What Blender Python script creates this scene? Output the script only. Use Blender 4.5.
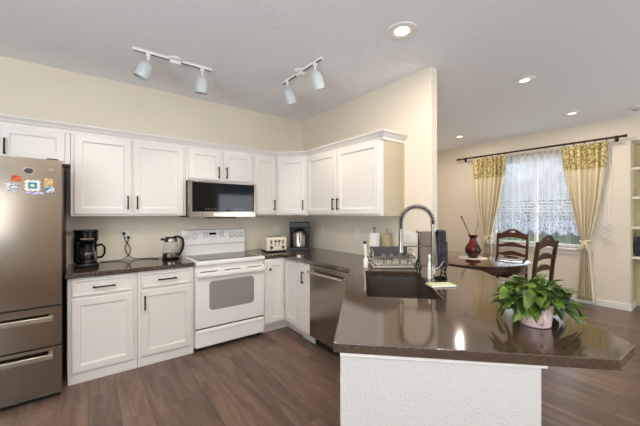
import bpy, bmesh, math, random
from mathutils import Vector, Matrix
from mathutils.geometry import tessellate_polygon
random.seed(7)
PI = math.pi
SC = bpy.context.scene
COL = SC.collection
for o in list(bpy.data.objects): bpy.data.objects.remove(o, do_unlink=True)

# ------------------------------------------------------------------ camera, world, lights, exposure
cam_d = bpy.data.cameras.new('camera'); cam = bpy.data.objects.new('camera', cam_d); COL.objects.link(cam)
cam.location = (0, 0, 1.4); cam.rotation_euler = (PI/2, 0, -math.radians(37.2))
cam_d.sensor_width = 36; cam_d.lens = 36*305/640; cam_d.clip_start = .05
SC.camera = cam
SC.view_settings.view_transform = 'Standard'; SC.view_settings.look = 'None'
SC.view_settings.gamma = 1; SC.view_settings.use_curve_mapping = False
SC.view_settings.exposure = 0.26
W = bpy.data.worlds.new('world'); SC.world = W; W.use_nodes = True
wn = W.node_tree; wn.nodes.clear()
wo = wn.nodes.new('ShaderNodeOutputWorld'); wb = wn.nodes.new('ShaderNodeBackground')
wb.inputs[0].default_value = (.74, .85, 1, 1); wb.inputs[1].default_value = .8
wn.links.new(wb.outputs[0], wo.inputs[0])

def lamp(name, kind, loc, energy, color, rot=(0,0,0), **k):
    d = bpy.data.lights.new(name, kind); d.energy = energy; d.color = color
    for a, v in k.items(): setattr(d, a, v)
    o = bpy.data.objects.new(name, d); COL.objects.link(o); o.location = loc; o.rotation_euler = rot
    return o
# daylight lamps: dining window, and unseen openings, these tilted up to brighten the ceiling
lamp('daylight_rear_left_window', 'AREA', (-1.62, -3.45, 1.45), 34, (.86, .93, 1), (PI/2+1.0, 0, 0), shape='RECTANGLE', size=1.05, size_y=2.0)
lamp('daylight_left_uplight', 'AREA', (-2.45, -.9, 1.45), 215, (.80, .89, 1), (0, -PI/2-1.28, 0), shape='RECTANGLE', size=1.9, size_y=2.3)
lamp('daylight_dining_window', 'AREA', (6.33, 1.93, 1.6), 11, (.88, .94, 1), (0, PI/2, 0), shape='RECTANGLE', size=1.4, size_y=1.2)
lamp('daylight_dining_side', 'AREA', (4.6, -3.45, 1.45), 80, (.88, .94, 1), (PI/2+.9, 0, 0), shape='RECTANGLE', size=2.1, size_y=2.0)

# ------------------------------------------------------------------ materials
MATS = {}
def srgb(c):
    return tuple((v/255/12.92 if v/255 <= .04045 else ((v/255+.055)/1.055)**2.4) for v in c)
def mat(name, rgb, rough=.5, metal=0, spec=.5, emit=None, strength=1, alpha=1, trans=0, ior=1.45, coat=0):
    if name in MATS: return MATS[name]
    m = bpy.data.materials.new(name); m.use_nodes = True; MATS[name] = m
    b = m.node_tree.nodes['Principled BSDF']
    b.inputs['Base Color'].default_value = (*srgb(rgb), 1); b.inputs['Roughness'].default_value = rough
    b.inputs['Metallic'].default_value = metal; b.inputs['Specular IOR Level'].default_value = spec
    b.inputs['IOR'].default_value = ior; b.inputs['Transmission Weight'].default_value = trans
    b.inputs['Alpha'].default_value = alpha; b.inputs['Coat Weight'].default_value = coat
    if emit:
        b.inputs['Emission Color'].default_value = (*srgb(emit), 1); b.inputs['Emission Strength'].default_value = strength
    return m
def nodes(m): return m.node_tree, m.node_tree.nodes['Principled BSDF']
def coords(nt, scale=(1,1,1), src='Object'):
    tc = nt.nodes.new('ShaderNodeTexCoord'); mp = nt.nodes.new('ShaderNodeMapping')
    mp.inputs['Scale'].default_value = scale; nt.links.new(tc.outputs[src], mp.inputs[0]); return mp.outputs[0]
def add_bump(m, scale, strength, dist=.002, detail=3, vec=(1,1,1), ramp=None):
    nt, b = nodes(m); n = nt.nodes.new('ShaderNodeTexNoise'); n.inputs['Scale'].default_value = scale; n.inputs['Detail'].default_value = detail
    nt.links.new(coords(nt, vec), n.inputs['Vector']); h = n.outputs[0]
    if ramp:
        r = nt.nodes.new('ShaderNodeValToRGB'); r.color_ramp.elements[0].position = ramp[0]; r.color_ramp.elements[1].position = ramp[1]
        nt.links.new(h, r.inputs[0]); h = r.outputs[0]
    bp = nt.nodes.new('ShaderNodeBump'); bp.inputs['Strength'].default_value = strength; bp.inputs['Distance'].default_value = dist
    nt.links.new(h, bp.inputs['Height']); nt.links.new(bp.outputs[0], b.inputs['Normal']); return m
def add_mottle(m, c1, c2, scale, vec=(1,1,1), lo=.35, hi=.65, detail=4):
    nt, b = nodes(m); n = nt.nodes.new('ShaderNodeTexNoise'); n.inputs['Scale'].default_value = scale; n.inputs['Detail'].default_value = detail
    nt.links.new(coords(nt, vec), n.inputs['Vector'])
    r = nt.nodes.new('ShaderNodeValToRGB'); e = r.color_ramp.elements
    e[0].position = lo; e[1].position = hi; e[0].color = (*srgb(c1), 1); e[1].color = (*srgb(c2), 1)
    nt.links.new(n.outputs[0], r.inputs[0]); nt.links.new(r.outputs[0], b.inputs['Base Color']); return m

wall_m = add_bump(mat('wall_paint', (230, 219, 201), .75), 60, .18, .002)
ceil_m = add_bump(mat('ceiling_paint', (243, 244, 247), .85), 22, .35, .003, ramp=(.45, .62))
halfw_m = add_bump(mat('knockdown_texture', (208, 205, 200), .7), 130, .6, .002, detail=2, ramp=(.42, .62))
trim_m = mat('trim_paint', (236, 232, 224), .4)
cab_m = mat('cabinet_paint', (228, 223, 217), .38)
cabs_m = mat('cabinet_side_paint', (192, 180, 152), .5)
black_m = mat('black_metal', (22, 20, 19), .35, .6)
ctop_m = add_mottle(mat('brown_quartz', (70, 55, 43), .085, ior=2.0, spec=.5), (66, 51, 40), (73, 58, 46), 90)
steel_m = add_bump(mat('stainless', (152, 142, 130), .22, 1), 60, .05, .001, vec=(.3, .3, 30))
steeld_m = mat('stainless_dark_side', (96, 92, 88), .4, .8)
fridge_m = add_bump(mat('fridge_steel', (142, 131, 119), .16, 1), 60, .05, .001, vec=(.3, .3, 30))
chrome_m = mat('brushed_nickel', (150, 145, 138), .24, 1)
white_m = mat('white_enamel', (238, 235, 230), .22)
whitep_m = mat('white_plastic', (236, 233, 226), .4)
glassb_m = mat('black_glass', (10, 10, 12), .06, spec=.28)
ceramg_m = mat('cooktop_glass', (56, 52, 49), .08, spec=.5)
oven_m = mat('oven_window_glass', (150, 144, 140), .14, spec=.5)
blackp_m = mat('black_plastic', (9, 9, 10), .25, spec=.35)
sink_m = mat('sink_composite', (72, 62, 54), .35)
rubber_m = mat('dark_rubber', (28, 26, 26), .6)
wood_m = add_mottle(mat('dark_wood', (64, 42, 30), .3), (48, 30, 22), (80, 54, 38), 14, (1, 1, 6))
woodl_m = mat('light_wood', (110, 80, 48), .45)
glass_m = mat('clear_glass', (255, 255, 255), .02, trans=1, ior=1.3)
grey_m = mat('grey_fabric', (132, 116, 106), .9)
darkf_m = add_mottle(mat('dark_fabric', (44, 42, 50), .9), (30, 29, 34), (70, 66, 80), 45)
cream_m = mat('cream_fabric', (220, 208, 178), .9)

def floor_material():
    m = mat('plank_floor', (110, 86, 72), .3, spec=.45); nt, b = nodes(m)
    v = coords(nt); mp = nt.nodes.new('ShaderNodeMapping'); mp.inputs['Rotation'].default_value = (0, 0, PI/2)
    nt.links.new(v, mp.inputs[0])
    br = nt.nodes.new('ShaderNodeTexBrick'); br.offset = .37; br.offset_frequency = 2
    br.inputs['Scale'].default_value = 1; br.inputs['Brick Width'].default_value = 1.22; br.inputs['Row Height'].default_value = .18
    br.inputs['Mortar Size'].default_value = .0018; br.inputs['Mortar Smooth'].default_value = .2; br.inputs['Bias'].default_value = 0
    br.inputs['Color1'].default_value = (0, 0, 0, 1); br.inputs['Color2'].default_value = (1, 1, 1, 1); br.inputs['Mortar'].default_value = (.5, .5, .5, 1)
    nt.links.new(mp.outputs[0], br.inputs['Vector'])
    # stretched grain, shifted per plank
    mul = nt.nodes.new('ShaderNodeVectorMath'); mul.operation = 'MULTIPLY_ADD'
    cmb = nt.nodes.new('ShaderNodeVectorMath'); cmb.operation = 'SCALE'; cmb.inputs['Scale'].default_value = 7
    nt.links.new(br.outputs['Color'], cmb.inputs[0])
    mul.inputs[1].default_value = (9, 1.1, 1); nt.links.new(v, mul.inputs[0]); nt.links.new(cmb.outputs[0], mul.inputs[2])
    n = nt.nodes.new('ShaderNodeTexNoise'); n.inputs['Scale'].default_value = 1.5; n.inputs['Detail'].default_value = 7; n.inputs['Roughness'].default_value = .62
    n.inputs['Distortion'].default_value = .8
    nt.links.new(mul.outputs[0], n.inputs['Vector'])
    r = nt.nodes.new('ShaderNodeValToRGB'); e = r.color_ramp.elements
    e[0].position = .30; e[0].color = (*srgb((84, 68, 59)), 1); e[1].position = .72; e[1].color = (*srgb((134, 110, 94)), 1)
    x = e.new(.5); x.color = (*srgb((108, 88, 76)), 1)
    nt.links.new(n.outputs[0], r.inputs[0])
    tone = nt.nodes.new('ShaderNodeMapRange'); tone.inputs[3].default_value = .78; tone.inputs[4].default_value = 1.12
    nt.links.new(br.outputs['Color'], tone.inputs[0])
    hm = nt.nodes.new('ShaderNodeVectorMath'); hm.operation = 'SCALE'
    nt.links.new(r.outputs[0], hm.inputs[0]); nt.links.new(tone.outputs[0], hm.inputs['Scale'])
    mx = nt.nodes.new('ShaderNodeMixRGB'); mx.inputs[2].default_value = (*srgb((70, 56, 49)), 1)
    nt.links.new(br.outputs['Fac'], mx.inputs[0]); nt.links.new(hm.outputs[0], mx.inputs[1])
    nt.links.new(mx.outputs[0], b.inputs['Base Color'])
    bp = nt.nodes.new('ShaderNodeBump'); bp.inputs['Strength'].default_value = .12; bp.inputs['Distance'].default_value = .002
    nt.links.new(n.outputs[0], bp.inputs['Height']); nt.links.new(bp.outputs[0], b.inputs['Normal'])
    return m
floor_m = floor_material()

def sheer_material():
    """thin white net, nearly clear, with a denser floral lace border towards the hem"""
    m = bpy.data.materials.new('sheer_lace'); m.use_nodes = True; nt = m.node_tree; nt.nodes.clear()
    out = nt.nodes.new('ShaderNodeOutputMaterial'); mx = nt.nodes.new('ShaderNodeMixShader')
    tr = nt.nodes.new('ShaderNodeBsdfTransparent'); df = nt.nodes.new('ShaderNodeBsdfDiffuse'); tl = nt.nodes.new('ShaderNodeBsdfTranslucent')
    m2 = nt.nodes.new('ShaderNodeMixShader'); m2.inputs[0].default_value = .55
    df.inputs[0].default_value = (*srgb((228, 232, 240)), 1); tl.inputs[0].default_value = (*srgb((225, 230, 240)), 1)
    nt.links.new(df.outputs[0], m2.inputs[1]); nt.links.new(tl.outputs[0], m2.inputs[2])
    tc = nt.nodes.new('ShaderNodeTexCoord'); sp = nt.nodes.new('ShaderNodeSeparateXYZ'); nt.links.new(tc.outputs['Object'], sp.inputs[0])
    vo = nt.nodes.new('ShaderNodeTexVoronoi'); vo.feature = 'DISTANCE_TO_EDGE'; vo.inputs['Scale'].default_value = 19
    nt.links.new(tc.outputs['Object'], vo.inputs['Vector'])
    lt = nt.nodes.new('ShaderNodeMath'); lt.operation = 'GREATER_THAN'; lt.inputs[1].default_value = .13; nt.links.new(vo.outputs[0], lt.inputs[0])
    zz = nt.nodes.new('ShaderNodeMath'); zz.operation = 'LESS_THAN'; zz.inputs[1].default_value = 1.62; nt.links.new(sp.outputs[2], zz.inputs[0])
    pr = nt.nodes.new('ShaderNodeMath'); pr.operation = 'MULTIPLY'; nt.links.new(lt.outputs[0], pr.inputs[0]); nt.links.new(zz.outputs[0], pr.inputs[1])
    ad = nt.nodes.new('ShaderNodeMath'); ad.operation = 'MULTIPLY_ADD'; ad.inputs[1].default_value = -.30; ad.inputs[2].default_value = .46
    nt.links.new(pr.outputs[0], ad.inputs[0])
    lw = nt.nodes.new('ShaderNodeLayerWeight'); lw.inputs[0].default_value = .5
    fo = nt.nodes.new('ShaderNodeMath'); fo.operation = 'MULTIPLY_ADD'; fo.inputs[1].default_value = .55; fo.use_clamp = True
    nt.links.new(lw.outputs['Facing'], fo.inputs[0]); nt.links.new(ad.outputs[0], fo.inputs[2])
    nt.links.new(fo.outputs[0], mx.inputs[0]); nt.links.new(tr.outputs[0], mx.inputs[1]); nt.links.new(m2.outputs[0], mx.inputs[2])
    nt.links.new(mx.outputs[0], out.inputs[0]); return m
sheer_m = sheer_material()
gold_m = mat('gold_brocade', (180, 162, 104), .6)
def _gold():
    nt, b = nodes(gold_m); vo = nt.nodes.new('ShaderNodeTexVoronoi'); vo.inputs['Scale'].default_value = 34
    nt.links.new(coords(nt), vo.inputs['Vector']); r = nt.nodes.new('ShaderNodeValToRGB'); e = r.color_ramp.elements
    e[0].position = .30; e[0].color = (*srgb((124, 100, 36)), 1); e[1].position = .60; e[1].color = (*srgb((212, 198, 146)), 1)
    nt.links.new(vo.outputs[0], r.inputs[0]); nt.links.new(r.outputs[0], b.inputs['Base Color'])
_gold()

# ------------------------------------------------------------------ mesh helpers
class MB:
    def __init__(s): s.bm = bmesh.new()
    def box(s, x0, x1, y0, y1, z0, z1, M=None):
        vs = [s.bm.verts.new((x, y, z)) for z in (z0, z1) for y in (y0, y1) for x in (x0, x1)]
        for f in ((0,2,3,1), (4,5,7,6), (0,1,5,4), (2,6,7,3), (0,4,6,2), (1,3,7,5)): s.bm.faces.new([vs[i] for i in f])
        if M: bmesh.ops.transform(s.bm, matrix=M, verts=vs)
        return s
    def prism(s, pts, z0, z1, holes=()):
        loops = [pts] + list(holes); flat = [p for l in loops for p in l]
        tris = tessellate_polygon([[Vector((p[0], p[1], 0)) for p in l] for l in loops])
        lo = [s.bm.verts.new((p[0], p[1], z0)) for p in flat]; hi = [s.bm.verts.new((p[0], p[1], z1)) for p in flat]
        for t in tris:
            s.bm.faces.new([hi[i] for i in t]); s.bm.faces.new([lo[i] for i in reversed(t)])
        k = 0
        for l in loops:
            n = len(l)
            for i in range(n):
                a, b = k+i, k+(i+1) % n
                s.bm.faces.new((lo[a], lo[b], hi[b], hi[a]))
            k += n
        return s
    def tube(s, pts, r, n=10, caps=True, closed=False):
        pts = [Vector(p) for p in pts]; N = len(pts); rs = r if isinstance(r, (list, tuple)) else [r]*N
        rings = []; ref = None
        for i, p in enumerate(pts):
            if closed: d = (pts[(i+1) % N]-pts[i-1])
            else: d = (pts[min(i+1, N-1)]-pts[max(i-1, 0)])
            d.normalize()
            if ref is None: ref = d.orthogonal().normalized()
            ref = (ref - d*ref.dot(d)); ref = ref.normalized() if ref.length > 1e-6 else d.orthogonal().normalized()
            u = d.cross(ref)
            rings.append([s.bm.verts.new(p + (ref*math.cos(2*PI*j/n)+u*math.sin(2*PI*j/n))*rs[i]) for j in range(n)])
        for i in range(N if closed else N-1):
            A, B = rings[i], rings[(i+1) % N]
            for j in range(n): s.bm.faces.new((A[j], A[(j+1) % n], B[(j+1) % n], B[j]))
        if caps and not closed: s.bm.faces.new(rings[0][::-1]); s.bm.faces.new(rings[-1])
        return s
    def lathe(s, prof, c=(0, 0, 0), n=28, M=None, a0=0, a1=2*PI, wrap=False):
        full = abs(a1-a0-2*PI) < 1e-5; allv = []; rings = []
        for r, z in prof:
            m = n if full else n+1
            ring = [s.bm.verts.new((c[0]+max(r, 1e-4)*math.cos(a0+(a1-a0)*j/n), c[1]+max(r, 1e-4)*math.sin(a0+(a1-a0)*j/n), c[2]+z)) for j in range(m)]
            rings.append(ring); allv += ring
        for A, B in zip(rings, rings[1:]+(rings[:1] if wrap else [])):
            m = len(A)
            for j in range(m if full else m-1): s.bm.faces.new((A[j], A[(j+1) % m], B[(j+1) % m], B[j]))
        if full and not wrap:
            s.bm.faces.new(rings[0][::-1]); s.bm.faces.new(rings[-1])
        if M: bmesh.ops.transform(s.bm, matrix=M, verts=allv)
        return s
    def sphere(s, c, r, sx=1, sy=1, sz=1, n=12):
        bmesh.ops.create_uvsphere(s.bm, u_segments=n*2, v_segments=n, radius=r, matrix=Matrix.Translation(c) @ Matrix.Diagonal((sx, sy, sz, 1)))
        return s
    def grid(s, fn, nu, nv, closed_u=False):
        g = [[s.bm.verts.new(fn(i/nu, j/nv)) for j in range(nv+1)] for i in range(nu+1)]
        for i in range(nu):
            for j in range(nv): s.bm.faces.new((g[i][j], g[i+1][j], g[i+1][j+1], g[i][j+1]))
        return s
    def build(s, name, m, parent=None, bevel=0, smooth=False, solid=0, seg=2):
        bmesh.ops.recalc_face_normals(s.bm, faces=s.bm.faces)
        me = bpy.data.meshes.new(name); s.bm.to_mesh(me); s.bm.free()
        o = bpy.data.objects.new(name, me); COL.objects.link(o); me.materials.append(m)
        if parent: o.parent = parent
        if solid:
            k = o.modifiers.new('solid', 'SOLIDIFY'); k.thickness = solid; k.offset = 0
        if bevel:
            k = o.modifiers.new('bevel', 'BEVEL'); k.width = bevel; k.segments = seg; k.limit_method = 'ANGLE'; k.angle_limit = .6
        if smooth or bevel:
            me.shade_smooth() if hasattr(me, 'shade_smooth') else None
            for p in me.polygons: p.use_smooth = True
            try: me.set_sharp_from_angle(angle=math.radians(40))
            except Exception: pass
        return o
def B(*a): return MB().box(*a)
def tag(o, label, cat=None, group=None, kind=None):
    if label: o['label'] = label
    if cat: o['category'] = cat
    if group: o['group'] = group
    if kind: o['kind'] = kind
    return o
def thing(name, label, cat, loc=(0, 0, 0), rz=0, group=None):
    o = bpy.data.objects.new(name, None); COL.objects.link(o); o.location = loc; o.rotation_euler = (0, 0, math.radians(rz)); o.empty_display_size = .05
    return tag(o, label, cat, group)
def struct(mb, name, m, label=None, bevel=0):
    o = mb.build(name, m, bevel=bevel); o['kind'] = 'structure'; o['label'] = label or name.replace('_', ' '); o['category'] = name.split('_')[0]; return o
def copy_tree(o, parent=None):
    c = o.copy(); COL.objects.link(c)
    if parent: c.parent = parent
    for ch in [x for x in bpy.data.objects if x.parent == o]: copy_tree(ch, c)
    return c
def arc(cx, cz, r, a0, a1, n, y=0): return [(cx+r*math.cos(a0+(a1-a0)*i/n), y, cz+r*math.sin(a0+(a1-a0)*i/n)) for i in range(n+1)]
def text_part(txt, size, m, parent, loc, rot, name='lettering', depth=.0006):
    cu = bpy.data.curves.new(name, 'FONT'); cu.body = txt; cu.size = size; cu.extrude = depth; cu.align_x = 'CENTER'; cu.align_y = 'CENTER'
    t = bpy.data.objects.new(name, cu); COL.objects.link(t)
    dg = bpy.context.evaluated_depsgraph_get(); dg.update()
    me = bpy.data.meshes.new_from_object(t.evaluated_get(dg)); bpy.data.objects.remove(t, do_unlink=True)
    o = bpy.data.objects.new(name, me); COL.objects.link(o); me.materials.clear(); me.materials.append(m)
    o.parent = parent; o.location = loc; o.rotation_euler = rot; return o

CH = 2.77          # ceiling height
YA, XB, XF = 3.80, 2.55, 6.15   # kitchen back wall, partition wall, dining far wall
ZC = .910          # counter height

# ------------------------------------------------------------------ the room
struct(B(-2.6, 7.2, -3.6, 3.95, -.1, 0), 'floor', floor_m, 'dark brown wood plank floor')
struct(B(-2.6, 7.2, -3.6, 3.95, CH, CH+.12), 'ceiling', ceil_m, 'white textured ceiling')
struct(B(-2.6, 6.3, YA, YA+.12, 0, CH), 'wall_back', wall_m, 'cream wall behind the cooker run and the dining side')
struct(B(XB, XB+.11, 1.644, YA+.06, -.05, CH+.06), 'wall_partition', wall_m, 'cream partition wall between kitchen and dining area', bevel=.012)
wy0, wy1, wz0, wz1 = 1.27, 2.66, .84, 2.34
m = MB(); m.box(XF, XF+.16, wy1, YA, 0, CH); m.box(XF, XF+.16, .79, wy0, 0, CH); m.box(XF, XF+.16, wy0, wy1, 0, wz0); m.box(XF, XF+.16, wy0, wy1, wz1, CH)
m.box(XF, XF+.16, -.36, .79, 2.43, CH); m.box(XF, XF+.16, -3.6, -.36, 0, CH)
m.box(XF+.16, XF+.52, .79, .85, 0, 2.49); m.box(XF+.16, XF+.52, -.42, -.36, 0, 2.49); m.box(XF+.46, XF+.52, -.36, .79, 0, 2.49); m.box(XF+.16, XF+.46, -.36, .79, 2.43, 2.49)
struct(m, 'wall_right', wall_m, 'pale dining wall with the curtained window and a shelved recess')
m = MB(); m.box(-2.6, -2.48, -3.6, -2.1, 0, CH); m.box(-2.6, -2.48, .3, YA, 0, CH); m.box(-2.6, -2.48, -2.1, .3, 0, .45); m.box(-2.6, -2.48, -2.1, .3, 2.45, CH)
struct(m, 'wall_left', wall_m, 'cream wall left of the fridge')
m = MB(); m.box(-2.48, -2.16, -3.6, -3.48, 0, CH); m.box(-1.08, 3.5, -3.6, -3.48, 0, CH); m.box(5.7, XF, -3.6, -3.48, 0, CH)
m.box(-2.16, -1.08, -3.6, -3.48, 2.5, CH); m.box(3.5, 5.7, -3.6, -3.48, 2.5, CH); m.box(-2.16, -1.08, -3.6, -3.48, 0, .4); m.box(3.5, 5.7, -3.6, -3.48, 0, .4)
struct(m, 'wall_rear', wall_m, 'cream wall behind the camera')

bb = .095
struct(B(XF-.014, XF, .79, YA, 0, bb), 'baseboard_right', trim_m, 'white baseboard under the dining window', bevel=.004)
struct(B(XF, XF+.46, .776, .79, 0, bb), 'baseboard_recess', trim_m, 'white baseboard inside the shelved recess')
struct(B(XB+.11, XF-.014, YA-.014, YA, 0, bb), 'baseboard_back', trim_m, 'white baseboard along the back of the dining area')
# window
w = tag(bpy.data.objects.new('window_1', None), 'white framed dining window with centre mullion and blinds', 'window', None, 'structure'); COL.objects.link(w); w.location = (XF+.1, (wy0+wy1)/2, wz0)
hw, hh = (wy1-wy0)/2, wz1-wz0
m = MB(); m.box(-.03, .03, -hw, -hw+.05, 0, hh); m.box(-.03, .03, hw-.05, hw, 0, hh); m.box(-.03, .03, -hw+.05, hw-.05, 0, .05); m.box(-.03, .03, -hw+.05, hw-.05, hh-.05, hh)
m.box(-.03, .03, -.02, .02, .05, hh-.05)
m.build('window_frame', trim_m, w, bevel=.004)
m = MB(); m.box(-.004, .004, -hw+.05, hw-.05, .05, hh-.05); pane = m.build('window_pane', None or mat('pane_glass', (255, 255, 255), .0, alpha=.06), w)
B(-.16, .03, -hw-.06, hw+.06, -.03, -.0).build('window_sill', trim_m, w, bevel=.005)
B(-.115, -.10, -hw-.05, hw+.05, -.10, -.03).build('window_apron', trim_m, w, bevel=.003)
# blind behind the net
bl = thing('window_blind', 'white slatted blind lowered behind the lace curtain', 'blind', (XF+.045, (wy0+wy1)/2, wz0+.52))
m = MB()
zz = .02
while zz < hh-.58:
    m.box(-.018, .018, -hw+.03, hw-.03, zz, zz+.003, Matrix.Translation((0, 0, zz)) @ Matrix.Rotation(math.radians(18), 4, 'Y') @ Matrix.Translation((0, 0, -zz))); zz += .05
m.build('slats', whitep_m, bl); B(-.02, .02, -hw+.01, hw-.01, hh-.56, hh-.52).build('head_rail', whitep_m, bl); B(-.014, .014, -hw+.03, hw-.03, 0, .015).build('bottom_rail', whitep_m, bl)

# outside
lawn_m = add_mottle(mat('lawn_grass', (110, 140, 80), .9), (96, 128, 64), (146, 170, 110), 2.5)
struct(B(7.3, 45, -25, 40, -.5, -.3), 'ground', lawn_m, 'green lawn outside the dining window')
struct(B(11, 14, -24, 39, -.3, -.28), 'path', mat('pale_concrete', (190, 188, 182), .9), 'pale path crossing the lawn')
fence_m = mat('fence_grey', (120, 124, 132), .6)
fn = thing('railing_fence', 'grey railing fence outside the dining window', 'fence', (9.2, 3.2, -.3))
m = MB()
for k in range(45): m.box(-.012, .012, -3.3+k*.15, -3.276+k*.15, .1, 1.3)
m.build('balusters', fence_m, fn)
m = MB(); m.box(-.02, .02, -3.4, 3.4, 1.3, 1.35); m.box(-.02, .02, -3.4, 3.4, .08, .12); m.build('rail', fence_m, fn)
for k in range(4): B(-.04, .04, -3.4+k*2.24, -3.32+k*2.24, 0, 1.42).build('post', fence_m, fn)
leaf_far = add_mottle(mat('far_foliage', (120, 130, 120), .9), (84, 98, 84), (150, 160, 150), 6)
bark_m = mat('bark', (84, 70, 60), .9)
def far_tree(x, y, h, r, label):
    t = thing('tree', label, 'tree', (x, y, -.3), 0, 'trees outside the dining window')
    MB().tube([(0, 0, 0), (.05, .03, h*.35), (0, 0, h*.7)], [.16, .12, .06], 8).build('trunk', bark_m, t, smooth=True)
    m = MB(); rr = random.Random(x*7+y)
    for k in range(520):
        a, b_, c = rr.uniform(0, 2*PI), rr.uniform(-1, 1), rr.random()**.4
        q = math.sqrt(1-b_*b_); p = Vector((r*c*q*math.cos(a), r*c*q*math.sin(a), h*.62+r*1.05*c*b_)); s_ = rr.uniform(.14, .3)
        d1 = Vector((rr.uniform(-1, 1), rr.uniform(-1, 1), rr.uniform(-1, 1))).normalized()*s_; d2 = d1.orthogonal().normalized()*s_*.5
        m.bm.faces.new([m.bm.verts.new(p+v) for v in (d1, d2, -d1, -d2)])
    m.build('foliage', leaf_far, t)
far_tree(15.5, 7.6, 4.6, 1.9, 'leafy tree outside, seen at the left of the lace curtain')
far_tree(20, 4.2, 5.2, 2.0, 'leafy tree outside, seen behind the window centre mullion')
far_tree(14.5, 2.6, 3.6, 1.2, 'smaller leafy tree outside, seen at the right of the lace curtain')
hs = thing('neighbour_house', 'pale blue grey house across the lawn, seen through the lace', 'house', (30, 9, -.3))
B(-2.5, 2.5, -5, 5, 0, 3).build('wall', mat('siding', (170, 182, 196), .8), hs)
m = MB(); vs = [m.bm.verts.new(v) for v in ((-2.9, -5.4, 2.9), (2.9, -5.4, 2.9), (0, -5.4, 4.6), (-2.9, 5.4, 2.9), (2.9, 5.4, 2.9), (0, 5.4, 4.6))]
for f in ((0, 1, 2), (3, 5, 4), (0, 2, 5, 3), (1, 4, 5, 2), (0, 3, 4, 1)): m.bm.faces.new([vs[i] for i in f])
m.build('roof', mat('shingles', (110, 112, 120), .9), hs)
for y_ in (-3, 0, 3): B(-2.54, -2.5, y_-.5, y_+.5, 1, 2.2).build('window', mat('house_window', (60, 70, 84), .1), hs)

# ------------------------------------------------------------------ cabinet pieces (local: x right, -y front, z up)
def door_mesh(w, h, y, fr=.055):
    """framed door: outer slab, bevelled step down to a flat centre panel; front face at -y"""
    m = MB(); d = .019; x0, x1, z0, z1 = -w/2, w/2, 0, h
    def ring(i, yy): return [m.bm.verts.new(v) for v in ((x0+i, yy, z0+i), (x1-i, yy, z0+i), (x1-i, yy, z1-i), (x0+i, yy, z1-i))]
    rs = [ring(0, y), ring(0, y-d+.003), ring(.003, y-d), ring(fr, y-d), ring(fr+.004, y-d+.009), ring(fr+.016, y-d+.0115)]
    for a, b in zip(rs, rs[1:]):
        for k in range(4): m.bm.faces.new((a[k], a[(k+1) % 4], b[(k+1) % 4], b[k]))
    m.bm.faces.new(rs[-1]); m.bm.faces.new(rs[0][::-1]); return m
def place(o, x, y, z): o.location = (x, y, z); return o
def handle(parent, x, y, z, L=.13, vert=True, name='handle'):
    m = MB()
    if vert:
        m.box(x-.006, x+.006, y-.034, y-.024, z-L/2, z+L/2)
        for q in (-1, 1): m.box(x-.006, x+.006, y-.026, y+.001, z+q*(L/2-.012)-.006, z+q*(L/2-.012)+.006)
    else:
        m.box(x-L/2, x+L/2, y-.034, y-.024, z-.006, z+.006)
        for q in (-1, 1): m.box(x+q*(L/2-.012)-.006, x+q*(L/2-.012)+.006, y-.026, y+.001, z-.006, z+.006)
    return m.build(name, black_m, parent, bevel=.002)
def door(root, cx, w, z, h, y, hside=0, hz=None, name='door', L=.13):
    d = door_mesh(w, h, 0).build(name, cab_m, root); place(d, cx, y, z)
    if hside: handle(d, hside*(w/2-.028), -.019, hz if hz is not None else .1, L)
    return d
def drawer(root, cx, w, z, h, y, L=.16):
    d = door_mesh(w, h, 0, .012).build('drawer', cab_m, root); place(d, cx, y, z); handle(d, 0, -.019, h/2, L, False); return d
def carcass(root, w, depth, h, name='body', side=None, z0=0):
    return B(-w/2, w/2, 0, depth, z0, h).build(name, cab_m, root, bevel=.002)

UZ, UT, UF = 1.372, 2.13, 3.48   # upper cabinets: bottom, top, front face
DY = YA-UF
# over-fridge cabinet
def upper(x0, x1, z0, doors, label, hand=None):
    w_ = x1-x0; t = thing('wall_cabinet', label, 'wall cabinet', ((x0+x1)/2, UF, z0), 0, 'white wall cabinets')
    B(-w_/2+.001, w_/2-.001, 0, DY, 0, UT-z0).build('body', cab_m, t)
    for (a, b, hs_) in doors:
        h = UT-z0-.05
        door(t, (a+b)/2-(x0+x1)/2, b-a, .018, h, 0, hs_, .11 if h > .5 else .085, L=.13)
    return t
FH = h_ = None
t = upper(-1.08, -.128, 1.83, [(-1.045, -.63, 1), (-.560, -.165, -1)], 'short white wall cabinet over the fridge with a black pull')
t = upper(-.126, .832, UZ, [(-.10, .330, 1), (.352, .806, -1)], 'wide white two door wall cabinet over the coffee maker')
t = upper(.834, 1.606, 1.755, [(.858, 1.205, 1), (1.24, 1.585, -1)], 'short white two door wall cabinet above the microwave')
t = upper(1.608, 1.938, UZ, [(1.63, 1.915, 1)], 'narrow white single door wall cabinet right of the microwave')
# diagonal corner
t = thing('wall_cabinet', 'angled white corner wall cabinet with one door', 'wall cabinet', (2.085, 3.335, UZ), -45, 'white wall cabinets')
m = MB(); loc = lambda x, y: ((x-2.085)*math.cos(PI/4)-(y-3.335)*math.sin(PI/4), (x-2.085)*math.sin(PI/4)+(y-3.335)*math.cos(PI/4))
m.prism([loc(*p) for p in ((1.94, 3.48), (2.23, 3.19), (2.549, 3.19), (2.549, 3.799), (1.94, 3.799))], 0, UT-UZ).build('body', cab_m, t)
door(t, 0, .345, .018, UT-UZ-.05, 0, 1, .11)
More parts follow.
